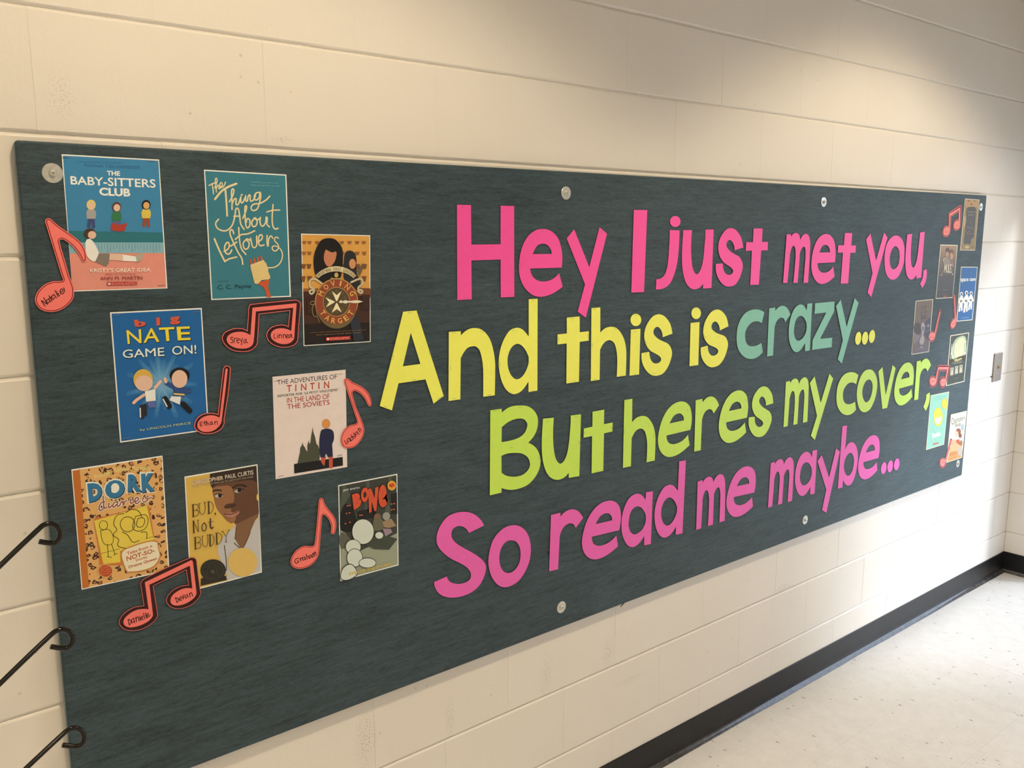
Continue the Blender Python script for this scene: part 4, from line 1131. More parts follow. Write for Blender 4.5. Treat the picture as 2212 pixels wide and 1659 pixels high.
# 6 leopard print cover
M_leo = mat_leopard()
s = Sheet('P6', 'book_cover', [(72,228),(1092,72),(1170,1361),(187,1575)], 'orange leopard print cover with blue title at the lower left of the board', 'cover', GP)
s.poly(BG, '84,242 1082,88 1156,1350 196,1562', M_leo)
s.poly(BG, '84,242 165,230 270,1545 196,1562', (190,104,36))
s.text(AU, 'Rachel', ((335,335),(525,282),(515,228),(325,290)), (222,190,110), 0.03)
s.text(AU, 'Renee', ((545,262),(715,240),(705,180),(540,205)), (222,190,110), 0.03)
s.text(AU, 'Russell', ((755,232),(950,240),(945,180),(750,190)), (222,190,110), 0.03)
DQ = (('D', ((268,600),(420,560),(405,372),(248,385))), ('O', ((450,560),(668,535),(665,335),(445,355))), ('R', ((700,480),(855,470),(820,275),(705,285))), ('K', ((862,490),(1005,465),(1000,265),(850,275))))
for bold, colr, dx in ((0.13, (232,220,186), 0), (0.075, (22,20,22), 6), (0.07, (54,112,138), 0)):
    y = s.lay()
    for ch, qd in DQ:
        g_ = {0.13: 16, 0.075: 2, 0.07: 0}[bold]
        (a, b_), (c_, d_), (e_, f_), (g2_, h_) = qd
        s.text(TI, ch, ((a-g_+dx,b_+g_+dx),(c_+g_+dx,d_+g_+dx),(e_+g_+dx,f_-g_+dx),(g2_-g_+dx,h_-g_+dx)), colr, bold, y)
s.ellipse(TI, 562, 432, 46, 52, (232,220,186))
DI = ['445,588 410,598 385,635 383,675 405,686 438,645', '425,524 432,600 442,660 470,648', '492,602 488,645 500,655 524,628', '585,588 552,598 534,630 545,650 572,622', '590,585 584,630 598,640 622,612', '622,606 640,584 650,604 655,625 664,590 690,574', '735,556 732,598 746,606 772,580', '784,590 818,568 812,540 788,552 784,595 806,608 842,578', '868,570 892,512 898,540 922,562 900,590 872,588', '925,560 950,548 968,540']
s.stroke(TI, DI, 28, (232,220,186)); s.stroke(TI, DI, 14, (150,72,52))
s.ellipse(TI, 502, 572, 14, 14, (214,170,72)); s.ellipse(TI, 748, 522, 16, 14, (214,170,72))
s.poly(IL, '345,745 360,770 940,632 1000,990 640,1100 640,1300 385,1290 375,1110 320,800', (204,116,48))
s.poly(IL, '325,800 916,630 985,975 1000,1010 615,1140 620,1265 428,1285', (226,190,66))
LK = (44,34,20)
s.stroke(IL, ['400,1168 610,1115', '900,1000 985,978'], 4, LK)
s.stroke(IL, [' '.join(f'{430+46*math.cos(k*.6):.0f},{850+50*math.sin(k*.6):.0f}' for k in range(12)), '395,910 440,1060 535,1045 500,905 395,910', '475,1065 485,1200', '520,1060 560,1180', '470,1200 520,1210', '545,1185 585,1165'], 6, LK)
s.stroke(IL, [' '.join(f'{700+82*math.cos(k*.52):.0f},{840+84*math.sin(k*.52):.0f}' for k in range(13)), '660,720 580,740 545,840 580,900 540,960 600,1010 590,1080 680,1110', '680,710 740,675 820,690 860,760', '640,925 700,960 760,1040 830,1020', '790,750 915,745 895,890 765,895 790,750', '815,775 885,775 870,860 805,862 815,775', '850,930 910,930 915,1000'], 7, LK)
s.poly(IL, '625,1150s 720,1090s 960,1020s 1040,1030 1052,1120s 1070,1210s 1000,1320s 850,1370s 690,1380 650,1290s', (196,128,58))
s.poly(IL, '640,1158s 730,1102s 955,1034s 1030,1044 1042,1120s 1056,1200s 990,1305s 845,1356s 700,1368 662,1285s', (232,208,162))
tr_ = (184,84,44)
s.text(SM, 'Tales from a', ((695,1185),(975,1095),(970,1062),(690,1150)), tr_, 0.02)
s.text(SM, 'NOT-SO-', ((692,1252),(1005,1150),(998,1108),(686,1202)), tr_, 0.05)
s.text(SM, 'Dorky', ((795,1262),(925,1220),(920,1190),(790,1232)), tr_, 0.02)
s.text(SM, 'Drama Queen', ((715,1338),(1030,1238),(1024,1206),(710,1304)), tr_, 0.02)
s.ellipse(IL, 452, 1360, 84, 74, (226,176,96)); s.ellipse(IL, 452, 1360, 76, 67, (186,72,34))
for k, t in enumerate(('#1 New', 'York Times', 'Bestselling', 'Series')):
    s.line(SM, t, (400-(k%3 > 0)*12, 1336+k*24), (500+(k%3 > 0)*10, 1318+k*24), 14, (230,150,90), 0.0)
s.done()

# 7 mustard cover with a portrait
s = Sheet('P7', 'book_cover', [(45,218),(917,70),(970,1362),(118,1588)], 'mustard yellow cover with a brown portrait and thin serif title, bottom row', 'cover', GP)
s.poly(BG, '58,232 905,86 957,1350 130,1570', (214,168,72))
sk1, sk2, sk3 = (150,98,58), (98,62,40), (58,38,26)
s.poly(IL, '350,182 905,86 935,640 920,700s 860,760s 700,860s 640,770s 560,750s 500,690s 430,600s 395,480s 385,380s 350,300s', sk2)
s.poly(IL, '385,360s 480,330s 600,340s 640,480s 600,620s 660,700s 620,775s 560,755s 500,690s 430,600s 395,480s', sk1)
s.poly(IL, '350,182 905,86 912,300 860,260s 700,270s 560,285s 440,310s 375,350 348,290s', (52,36,26))
s.poly(IL, '670,780 880,680 930,660 880,760s 800,960s 740,1070s 700,1060s 640,980s', (126,86,54))
s.poly(IL, '600,850 668,785 645,960 712,1072 745,1068 800,950 880,760 940,690 957,1350 440,1465s 560,1400 450,1150s 445,1050s 500,950s', (190,178,160))
s.stroke(IL, ['520,1040 540,1200 545,1340', '640,1010 710,1078', '665,800 648,960', '830,880 790,980 750,1060'], 11, (84,64,46))
s.stroke(IL, ['388,388 430,378 482,382'], 18, (48,32,24)); s.stroke(IL, ['620,350 700,315 780,335'], 18, (40,28,22))
s.ellipse(IL, 455, 448, 48, 22, (196,176,148)); s.ellipse(IL, 468, 444, 24, 24, (34,22,18)); s.stroke(IL, ['400,440 450,420 505,436'], 8, (40,26,20))
s.ellipse(IL, 680, 388, 48, 22, (184,164,138)); s.ellipse(IL, 700, 382, 25, 24, (30,20,16)); s.stroke(IL, ['628,395 680,358 750,370'], 8, (34,24,18))
s.poly(IL, '520,580s 560,545s 650,540s 650,565s 590,590s 540,595s', (70,44,30))
s.poly(IL, '522,665s 580,648s 640,640s 700,620s 690,660s 620,700s 560,700s', (176,112,84)); s.stroke(IL, ['522,662 600,665 705,625'], 8, (52,30,24))
s.ellipse(IL, 918, 462, 14, 40, (226,190,90))
s.ellipse(IL, 738, 1238, 176, 172, (216,172,86)); s.poly(IL, '240,1430 540,1400 550,1450 236,1520', (44,36,26)); s.ellipse(IL, 385, 1335, 152, 132, (44,38,28))
s.stroke(IL, ['300,1430 370,1250 450,1410', ' '.join(f'{385+120*math.cos(k*.4):.0f},{1335+104*math.sin(k*.4):.0f}' for k in range(17))], 4, (78,68,46)); s.ellipse(IL, 380, 1350, 22, 20, (96,70,48))
s.text(AU, 'CHRISTOPHER', ((132,318),(508,252),(505,205),(128,262)), (206,178,140), 0.03)
s.text(AU, 'PAUL CURTIS', ((530,246),(866,190),(862,138),(526,198)), (212,190,160), 0.03)
s.line(SM, 'WINNER OF THE NEWBERY MEDAL AND THE CORETTA SCOTT KING AWARD', (132,350), (864,228), 22, (176,148,108), 0.0)
SER = {'B': ['0,0 0.5,0 1,0.1 1,0.42 0.5,0.5 0.15,0.5', '0.5,0.5 1.05,0.6 1.05,0.92 0.5,1 0,1'], 'U': ['0.12,0 0.12,0.7 0.5,1 0.88,0.7 0.88,0'], 'D': ['0,0 0.5,0 1,0.3 1,0.7 0.5,1 0,1'],
       'N': ['0.1,1 0.1,0', '0.1,0 0.9,1', '0.9,1 0.9,0'], 'o': ['0.5,0.42 0.12,0.6 0.12,0.85 0.5,1 0.88,0.85 0.88,0.6 0.5,0.42'], 't': ['0.45,0.08 0.45,0.85 0.65,1 0.9,0.92', '0.05,0.42 0.95,0.38'], 'Y': ['0,0 0.5,0.5', '1,0 0.5,0.5', '0.5,0.5 0.5,1']}
STEM = {'B': ['0.15,0 0.15,1'], 'D': ['0.2,0 0.2,1'], 'U': [], 'N': [], 'o': [], 't': [], 'Y': []}
TICK = {'B': [(0.12,0),(0.12,1)], 'U': [(0.12,0),(0.88,0)], 'D': [(0.15,0),(0.15,1)], 'N': [(0.1,0),(0.1,1),(0.9,0)], 'o': [], 't': [], 'Y': [(0,0),(1,0),(0.5,1)]}
def serif(s, ch, x, y, wd, ht, sl):
    f = lambda a, b_: f'{x+a*wd+b_*ht*0.03:.1f},{y-sl*a*wd+b_*ht:.1f}'
    for st in SER[ch]:
        s.stroke(TI, [' '.join(f(*map(float, p.split(','))) for p in st.split())], 6 if ch not in 'o' else 10, (50,30,20))
    for st in STEM[ch] or ([SER[ch][0]] if ch in 'Nt' else []) :
        s.stroke(TI, [' '.join(f(*map(float, p.split(','))) for p in st.split())], 14, (50,30,20))
    for a, b_ in TICK[ch]: s.stroke(TI, [f(a-0.16, b_) + ' ' + f(a+0.16, b_)], 6, (50,30,20))
for ch, x, y, wd, ht in (('B',134,553,66,142),('U',212,538,82,138),('D',316,518,64,140),('N',142,746,68,140),('o',240,700,62,170),('t',318,712,68,128),('B',158,942,66,138),('U',245,925,80,136),('D',332,910,56,134),('D',408,892,70,130),('Y',492,868,78,134)):
    serif(s, ch, x, y, wd, ht, 0.2)
s.stroke(TI, ['402,648 408,665'], 13, (50,30,20)); s.done()

# 8 dark cover with a chunky red title
s = Sheet('P8', 'book_cover', [(703,243),(1517,85),(1535,1345),(732,1565)], 'dark forest cover with chunky red title beside the thin lined note', 'cover', GP)
s.poly(BG, '716,256 1506,102 1522,1334 744,1548', (58,58,46))
s.poly(BG, '736,860 800,900 1000,1150 1518,900 1522,1334 744,1548', (150,148,116)); s.poly(BG, '738,900s 850,960s 850,1080s 738,1120', (92,88,68))
for a in ('760,250 800,240 870,380 800,480 720,640', '1090,190 1130,180 1150,620 1060,680', '1400,130 1450,120 1380,340 1420,620 1340,640', '930,700 980,560 1010,700'): s.poly(BG, a, (78,80,64))
s.poly(BG, '740,640s 800,500s 900,560s 960,800s 880,880s 745,860s', (22,20,18)); s.poly(BG, '1430,360 1512,340 1516,640 1430,640', (26,24,22)); s.poly(BG, '960,600 1180,560 1240,640 1180,700 960,700', (24,22,20))
for a, b_ in ((830,525),(858,520),(818,630),(858,622),(800,770),(862,750),(1000,655),(1026,652),(1436,500),(1470,494),(1436,580),(1466,572)): s.ellipse(IL, a, b_, 12, 9, (206,92,62))
s.poly(IL, '980,1010 1330,920 1516,980 1400,1130 1190,1120', (64,66,50))
s.ellipse(IL, 1240, 690, 52, 62, (120,84,62)); s.poly(IL, '1190,720s 1290,700s 1330,820s 1200,870s 1180,800s', (100,92,66)); s.ellipse(IL, 1362, 668, 52, 56, (150,142,122)); s.poly(IL, '1310,740 1430,700 1500,800 1400,830 1330,820', (150,120,84)); s.poly(IL, '1310,835 1420,840 1445,890 1350,945', (150,124,124))
PA = (204,200,172)
s.ellipse(IL, 1040, 880, 156, 178, (34,32,26)); s.ellipse(IL, 1040, 880, 148, 170, PA)
s.ellipse(IL, 905, 1090, 110, 106, (34,32,26)); s.ellipse(IL, 905, 1090, 102, 98, PA); s.ellipse(IL, 925, 1240, 112, 130, (34,32,26)); s.ellipse(IL, 925, 1240, 104, 122, PA)
s.ellipse(IL, 1100, 1310, 122, 72, (34,32,26)); s.ellipse(IL, 1100, 1310, 114, 64, PA); s.poly(IL, '750,1400s 860,1320s 950,1400s 950,1490s 752,1545s', (34,32,26)); s.poly(IL, '756,1405s 860,1332s 940,1402s 940,1484s 758,1538s', PA)
s.ellipse(IL, 1262, 930, 54, 46, PA)
for grow, colr in ((6, (24,16,12)), (0, (206,78,44))):
    for ch, qd in (('B', ((912,582),(1020,520),(1000,330),(885,370))), ('O', ((1010,480),(1112,470),(1120,262),(1008,275))), ('N', ((1122,620),(1222,590),(1252,260),(1110,290))), ('e', ((1250,560),(1378,530),(1362,215),(1248,250)))):
        (a, b_), (c_, d_), (e_, f_), (g_, h_) = qd
        s.text(TI, ch, ((a-grow,b_+grow),(c_+grow,d_+grow),(e_+grow,f_-grow),(g_-grow,h_-grow)), colr, 0.085)
s.text(AU, 'JEFF SMITH', ((762,332),(988,290),(985,262),(760,302)), (216,214,196), 0.02)
s.text(TI, 'EYES OF THE STORM', ((852,1482),(1420,1340),(1416,1306),(848,1444)), (216,176,50), 0.03)
s.ellipse(IL, 1433, 243, 58, 66, (222,172,46)); s.ellipse(IL, 1433, 243, 44, 50, (228,120,50)); s.stroke(IL, ['1400,250 1415,230 1430,260 1445,225 1465,250'], 16, (176,44,26)); s.done()

# right-hand covers
def rsheet(c, corners, label): return Sheet(c, 'book_cover', corners, label, 'cover', GR, ill=ILR)
s = rsheet('RA', [(885,115),(1278,145),(1155,1545),(745,1540)], 'dark gold cover in the top right corner of the board')
s.poly(BG, '893,130 1266,158 1150,1530 760,1528', (150,124,66)); s.poly(IL, '900,150 1250,175 1235,350 1150,360 1060,330 940,370 885,330', (176,136,76))
s.poly(IL, '940,370s 1060,345s 1165,360s 1180,500 1160,800 1130,1080 1110,1190s 1050,1240s 1030,1380s 960,1360s 860,1370s 845,1250s 870,1120 890,900 915,600', (72,64,48))
s.poly(IL, '850,620s 900,610s 905,760s 860,900s 830,860s', (176,150,92)); s.poly(IL, '1060,1250 1110,1180s 1165,1150 1150,1490 1000,1500s 850,1430s 1020,1370s', (140,120,62)); s.ellipse(IL, 935, 1450, 60, 40, (190,170,110))
for a, b_, r_ in ((980,180,30),(1150,185,22),(1060,270,34),(880,980,26),(870,1050,22),(1150,800,24),(1090,1450,30)): s.ellipse(IL, a, b_, r_, r_*0.8, (120,96,50))
s.line(AU, 'MADELEINE', (945,498), (1160,500), 36, (168,158,134), 0.01); s.line(AU, "L'ENGLE", (965,585), (1115,585), 44, (168,158,134), 0.01)
s.line(TI, 'A', (1010,800), (1045,800), 70, (160,150,122)); s.line(TI, 'Wrinkle', (930,945), (1100,950), 66, (160,150,122)); s.line(TI, 'in', (975,1040), (1015,1040), 30, (160,150,122)); s.line(TI, 'Time', (915,1108), (1075,1108), 54, (160,150,122)); s.done()

s = rsheet('RB', [(195,75),(537,85),(440,1135),(100,1160)], 'brown and black cover with white pointed title below the highest right note')
for k in range(14):
    t0, t1 = k/14, (k+1)/14
    L = lambda t: (205-95*t, 92+1052*t); R_ = lambda t: (526-94*t, 98+1022*t)
    cl = mixrgb((158,130,96), (70,64,54), min(1, t0*1.7)) if t0 < .6 else mixrgb((70,64,54), (62,54,48), (t0-.6)*2.5)
    s.poly(BG, [L(t1), R_(t1), R_(t0), L(t0)], cl)
s.ellipse(IL, 335, 190, 34, 56, (84,58,44)); s.ellipse(IL, 322, 270, 34, 50, (176,140,104)); s.ellipse(IL, 415, 230, 42, 60, (112,76,56)); s.ellipse(IL, 408, 310, 34, 70, (186,140,106))
s.ellipse(IL, 280, 390, 44, 58, (190,150,128)); s.poly(IL, '290,330s 340,330s 420,480 260,480s', (142,132,116)); s.poly(IL, '380,400 440,420 450,520 400,500', (150,100,74))
s.text(TI, 'MULE', ((270,640),(400,640),(402,475),(262,480)), (196,188,172), 0.03); s.stroke(TI, ['205,682 262,560 272,480', '262,560 300,560', '430,672 395,560 392,480', '390,480 435,490'], 12, (196,188,172))
s.ellipse(TI, 204, 685, 12, 12, (196,188,172)); s.ellipse(TI, 428, 672, 12, 12, (196,188,172))
s.stroke(IL, ['262,855 300,825 330,860', '240,975 310,980 340,950 325,890', '330,745 350,735 372,775'], 9, (120,120,112)); s.stroke(SM, ['205,1062 350,1055'], 9, (104,90,76)); s.poly(SM, '240,1095 318,1090 318,1112 240,1118', (176,74,56)); s.done()

s = rsheet('RB', [(605,518),(935,520),(832,1580),(512,1612)], 'royal blue cover with three white suited figures at the right edge of the board')
s.poly(BG, '612,534 925,534 822,1566 528,1596', (28,96,166))
s.stroke(IL, [f'{570-k*8},{1045+k*62} {880-k*6},{1028+k*60}' for k in range(6)], 3, (96,150,200)); s.stroke(IL, ['640,1040 620,1370', '760,1030 735,1360'], 3, (96,150,200))
s.text(TI, 'space case', ((598,842),(890,818),(890,745),(598,752)), (228,240,250), 0.03); s.line(AU, 'STUART GIBBS', (675,668), (835,660), 34, (72,132,186), 0.01)
for cx, cy, k in ((612, 1060, 1.0), (712, 1040, 1.1), (800, 1045, 0.95)):
    WH = (238,240,240)
    s.poly(IL, f'{cx-20*k},{cy+40*k} {cx+22*k},{cy+40*k} {cx+52*k},{cy+130*k}s {cx+48*k},{cy+175*k} {cx+25*k},{cy+165*k} {cx+20*k},{cy+330*k} {cx-8*k},{cy+345*k} {cx-16*k},{cy+240*k} {cx-28*k},{cy+350*k} {cx-62*k},{cy+355*k} {cx-45*k},{cy+190*k} {cx-68*k},{cy+180*k} {cx-55*k},{cy+110*k}s', WH)
    s.ellipse(IL, cx, cy, 30*k, 42*k, WH); s.ellipse(IL, cx+2*k, cy+4*k, 14*k, 26*k, (40,44,58)); s.poly(IL, f'{cx-30*k},{cy+128*k} {cx+10*k},{cy+122*k} {cx+10*k},{cy+160*k} {cx-28*k},{cy+165*k}', (110,112,118))
s.stroke(SM, ['600,1540 750,1525'], 9, (120,170,210)); s.done()

s = rsheet('RC', [(218,120),(682,75),(568,1475),(100,1555)], 'dim brown cover with grey violet glare put into its colours and a pale blurred figure, leftmost of the right covers')
for k in range(12):
    t0, t1 = k/12, (k+1)/12
    L = lambda t: (230-117*t, 135+1398*t); R_ = lambda t: (668-114*t, 92+1370*t)
    s.poly(BG, [L(t1), R_(t1), R_(t0), L(t0)], mixrgb((112,94,74), (104,94,106), t0))  # print turns grey violet downwards: daylight glare mixed into its colours
s.poly(IL, '180,760s 300,700s 350,850s 340,980s 230,1000s 170,900s', (74,58,54)); s.poly(IL, '470,700s 610,560 590,900 575,1150s 450,1000s', (70,66,82)); s.poly(IL, '165,930 240,1010s 330,1050s 200,1240s 130,1240', (128,116,124))
s.poly(IL, '350,800s 400,700s 460,790s 430,960s 410,1020s 440,1120s 420,1240s 360,1290s 310,1200s 360,1050s 370,960s', (164,156,164)); s.poly(IL, '375,820 440,810 405,950', (96,90,108))
s.stroke(TI, ['350,280 560,275', '370,340 470,330 480,420', '350,430 540,410', '370,450 370,510 520,500', '355,545 500,540', '460,200 470,270'], 12, (84,68,50)); s.poly(TI, '360,560 500,545 500,600 360,620', (96,80,52))
s.ellipse(IL, 540, 780, 36, 46, (126,124,148)); s.stroke(IL, ['480,930 560,880 560,940 490,950'], 12, (120,118,142)); s.ellipse(IL, 360, 1350, 46, 26, (140,136,160)); s.stroke(IL, ['240,1410 300,1390 340,1420 440,1390'], 18, (120,114,138)); s.done()

s = rsheet('RD', [(735,185),(1250,105),(1118,1460),(612,1582)], 'dark cover with tall white glowing title above three small portraits')
s.poly(BG, '752,205 1232,128 1104,1440 632,1560', (64,70,62))
s.poly(IL, '850,330s 960,230s 1120,200s 1170,330s 1160,700s 1080,780s 900,820s 800,840s 770,600s', (170,184,160)); s.poly(IL, '900,360s 1000,260s 1110,260s 1120,420s 1050,760s 870,800s 850,500s', (214,214,170))
for i, ch in enumerate('ALCATRAZ'):
    x_ = 728 + i*54; s.text(TI, ch, ((x_,845-i*19),(x_+44,832-i*19),(x_+66,410-i*12),(x_+30,420-i*12)), (236,236,216), 0.01)
s.poly(IL, '700,860 860,830s 950,780s 1160,720 1145,880 690,960', (60,52,36)); s.poly(IL, '830,860s 950,830s 1050,815s 980,870s 880,900s', (190,176,110))
s.stroke(SM, ['790,930 900,915 1060,885', '800,965 1040,925'], 10, (170,166,150))
for cx, cy in ((775,1180),(900,1140),(1020,1110)):
    s.poly(IL, f'{cx-45},{cy-100} {cx+45},{cy-115} {cx+38},{cy+90} {cx-50},{cy+115}', (196,190,172)); s.ellipse(IL, cx, cy-20, 32, 62, (72,66,60)); s.ellipse(IL, cx, cy-10, 24, 52, (206,198,182))
s.stroke(SM, ['820,1480 920,1460', '820,1385 960,1355'], 8, (140,138,126)); s.done()

s = rsheet('RE', [(185,130),(553,52),(450,1108),(92,1218)], 'mint green cover with a large yellow disc and white title')
s.poly(BG, '190,142 542,68 442,1096 104,1202', (148,206,192)); s.stroke(AU, ['250,185 480,140', '280,225 420,195'], 5, (110,160,150))
s.ellipse(IL, 330, 556, 92, 188, (222,170,60), 0.0); s.ellipse(IL, 330, 556, 87, 182, (232,222,70)); s.poly(IL, '262,590 398,545 380,650s 320,700s 275,660s', (226,224,212)); s.stroke(IL, ['262,610 396,565', '275,670 380,635'], 6, (130,130,120))
s.ellipse(IL, 457, 296, 56, 112, (226,186,60)); s.ellipse(IL, 457, 296, 48, 100, (226,206,56))
s.text(TI, 'Smile', ((208,985),(388,930),(378,838),(200,880)), (226,236,232), 0.07); s.poly(SM, '225,1090 332,1062 334,1088 228,1116', (206,100,80)); s.done()

s = rsheet('RE', [(588,510),(905,435),(808,1370),(495,1472)], 'white and orange cover with thin black title, lowest at the right end')
s.poly(BG, '594,522 895,450 799,1360 505,1456', (232,226,214)); s.poly(BG, '560,1250 700,1210 812,1190 799,1360 505,1456', (226,158,98))
s.text(TI, "Charlotte's", ((600,720),(870,600),(862,520),(592,580)), (78,74,70), 0.0); s.text(TI, 'Web', ((668,775),(785,735),(780,660),(662,700)), (78,74,70), 0.0)
s.ellipse(IL, 816, 768, 34, 68, (166,188,204)); s.ellipse(IL, 735, 850, 50, 66, (156,92,66)); s.ellipse(IL, 770, 930, 32, 46, (140,80,58)); s.ellipse(IL, 700, 900, 34, 60, (226,200,176))
s.poly(IL, '680,1020 750,1000 780,1130 700,1080', (196,96,70)); s.ellipse(IL, 640, 1090, 62, 84, (222,178,138)); s.poly(IL, '560,1180s 700,1100s 790,1140s 800,1220 570,1245', (226,182,140)); s.ellipse(IL, 790, 1080, 26, 60, (176,120,76))
s.ellipse(IL, 765, 1250, 52, 84, (196,184,176)); s.stroke(SM, ['560,1295 700,1262', '560,1325 690,1290', '560,1395 690,1352'], 10, (190,112,66)); s.done()

# ------------------------------------------------------------------ paper music notes
GN = 'coral paper music notes'
def inset(pts, d):
    """shrink a closed loop on the board by d metres"""
    n = len(pts); area = sum(pts[i][0]*pts[(i+1) % n][1] - pts[(i+1) % n][0]*pts[i][1] for i in range(n))
    sg = 1 if area > 0 else -1
    out = []
    for i in range(n):
        a, b_, c_ = Vector(pts[i-1]), Vector(pts[i]), Vector(pts[(i+1) % n])
        e1, e2 = (b_-a), (c_-b_)
        if e1.length < 1e-7 or e2.length < 1e-7: continue
        e1.normalize(); e2.normalize()
        n1, n2 = Vector((-e1.y, e1.x))*sg, Vector((-e2.y, e2.x))*sg
        m_ = n1 + n2
        if m_.length < 1e-3: continue
        m_.normalize(); k = d/max(0.5, m_.dot(n1))
        p = b_ + m_*k
        out.append((p.x, p.y))
    return out
def note(c, outer, inner, label, names, w_, lift=0.0030, band=0.0014, line_w=None, coral=CORAL, ink=INK, ll=REDLINE, pen=INK):
    o = outline(c, outer)
    xs = [p[0] for p in o]; zs = [p[1] for p in o]
    org = Vector(((min(xs)+max(xs))/2, -T - lift, min(zs)))
    f = Flat(); f.poly([o], org.y, coral, 0.0004); r = f.build('music_note', None, org); r.location = org; tag(r, label, 'note', GN)
    y = org.y - 0.0001
    if inner:
        f = Flat(); f.poly([inset(o, band)], y, ink); f.build('ink_outline', r, org)
        f = Flat(); f.poly([outline(c, inner)], y - 0.0001, coral); f.build('note_face', r, org)
    else:
        f = Flat(); L = inset(o, band); f.stroke(L + [L[0], L[1]], line_w, y, ll); f.build('ink_outline', r, org)
    f = Flat()
    for st in names:
        sharp = st[0] == '!'
        pts = parse(st.lstrip('!'))
        pts = smooth([(a, b_, True) for a, b_, _ in pts], False, 4) if len(pts) > 2 and not sharp else [(a, b_) for a, b_, _ in pts]
        pp = tob(c, pts)
        a = b2(c, *pts[0]); b_ = b2(c, pts[0][0], pts[0][1]+20); mm = abs(a[1]-b_[1])/20
        f.stroke(pp, w_*mm, y - 0.0003, pen)
    f.build('name_lettering', r, org)
    return r
note('N1', '350,92s 300,85s 265,120s 280,190s 360,450 520,980 540,1030s 530,1055s 480,1060s 380,1065s 250,1120s 150,1220s 105,1340s 130,1430s 210,1510s 340,1540s 480,1520s 600,1450s 690,1350s 715,1250s 705,1150s 640,980 560,700 462,440s 480,398s 530,385s 600,415s 690,490s 770,590s 815,690s 830,740s 870,762s 905,730s 900,620s 860,520s 790,430s 660,330s 500,220s 410,150s'.replace('462,440s 480,398s 530,385s 600,415s 690,490s 770,590s', '492,470s 490,430s 530,410s 590,440s 670,500s 750,590s'), None,
     'coral eighth note overlapping the blue and salmon cover', ['!262,1450 205,1362', '!205,1362 302,1422', '!302,1422 240,1316', '318,1342 292,1352 288,1390 308,1404 328,1380', '!318,1338 352,1386', '!322,1288 372,1370', '!322,1338 366,1300', '400,1275 372,1290 370,1330 390,1342 408,1315', '!398,1268 440,1322', '!418,1208 470,1305', '!456,1245 486,1288', '!443,1218 446,1223', '502,1238 540,1210 528,1182 500,1200 500,1245 526,1262 556,1238 564,1200 552,1164'], 12, band=0.0021, line_w=0.0013)
note('N2', '725,858 745,600 755,400 770,270s 800,205s 860,190s 1400,135 1900,88 1990,95s 2060,150s 2075,210s 2030,700 2010,1060 1990,1140s 1920,1220s 1820,1265s 1650,1285s 1500,1265s 1350,1200s 1250,1100s 1215,980s 1240,880s 1330,780s 1470,725s 1600,712s 1700,725s 1760,755 1795,362 1035,450 1020,700 995,1090 990,1180s 920,1290s 800,1370s 620,1395s 400,1370s 230,1280s 120,1140s 100,1030s 150,920s 260,850s 400,805s 560,800s 660,820s',
     '810,972 860,285 1970,172 1910,1030 1895,1080s 1800,1170s 1650,1200s 1500,1170s 1370,1090s 1320,990s 1350,890s 1450,820s 1600,800s 1720,820s 1835,868 1885,285 945,380 905,1000 885,1160 840,1240s 740,1295s 600,1312s 430,1290s 280,1210s 215,1100s 240,1000s 350,920s 500,892s 650,900s',
     'coral beamed pair of notes under the teal cover',
     ['372,1035 330,1025 312,1060 362,1095 375,1130 350,1168 310,1150', '408,1050 402,1165', '406,1085 430,1052 465,1050', '472,1118 520,1098 518,1062 492,1058 470,1090 470,1140 494,1170 528,1158', '!545,1070 574,1130', '!606,1050 580,1222', '695,1080 655,1090 638,1135 650,1172 680,1160 698,1110', '702,1072 700,1120 715,1160 745,1165',
      '1405,940 1405,1055 1450,1050', '1485,975 1485,1050', '1483,935 1489,940', '!1524,960 1532,1050', '1530,995 1550,965 1575,962 1590,1000 1595,1048', '!1628,960 1640,1048', '1634,992 1655,960 1680,958 1694,995 1700,1042', '1716,1008 1758,990 1752,962 1728,964 1712,990 1716,1030 1742,1046 1775,1032', '1832,950 1790,970 1780,1020 1800,1035 1825,1000 1835,950 1845,1020 1875,1040'], 17, band=0.0013)
note('N3', '640,1080 575,660 590,600s 640,550s 1100,320 1570,120 1640,125s 1685,160s 1700,250 1765,760 1775,830s 1740,920s 1640,1030s 1500,1110s 1320,1145s 1180,1110s 1100,1030s 1090,950s 1130,860s 1220,770s 1350,700s 1440,680s 1525,668 1485,370 830,690 910,1190 915,1290s 860,1380s 740,1480s 600,1550s 430,1580s 260,1555s 165,1470s 148,1400s 190,1300s 300,1190s 450,1110s 560,1090s',
     '735,1150 660,615 1590,172 1615,200 1690,830 1660,900s 1560,990s 1440,1050s 1300,1078s 1200,1050s 1170,980s 1200,890s 1300,800s 1420,745s 1520,730s 1605,738 1555,285 750,665 820,1230 815,1290s 740,1380s 620,1450s 470,1500s 350,1510s 260,1470s 235,1400s 270,1320s 370,1230s 500,1165s 620,1145s',
     'coral beamed pair of notes below the leopard print cover',
     ['330,1350 350,1460', '322,1350 380,1370 385,1420 348,1465', '432,1332 404,1350 398,1395 412,1420 438,1390', '!438,1325 460,1420', '!478,1308 497,1402', '488,1340 505,1308 524,1302 536,1340 546,1386', '!558,1308 572,1374', '!552,1284 555,1290', '588,1330 620,1318 612,1290 590,1298 584,1340 606,1362 634,1345', '!632,1228 662,1342', '!672,1224 697,1330', '704,1284 735,1262 722,1232 702,1250 706,1295 730,1308 770,1265',
      '1270,920 1300,1015', '1262,920 1320,940 1330,980 1298,1020', '1345,960 1385,930 1365,905 1345,940 1365,980 1400,955', '!1400,885 1430,945', '!1430,945 1440,860', '1495,862 1468,880 1465,915 1482,930 1500,900', '!1500,855 1526,912', '!1543,830 1565,907', '1552,862 1568,826 1584,818 1598,845 1612,892'], 14, band=0.0009)
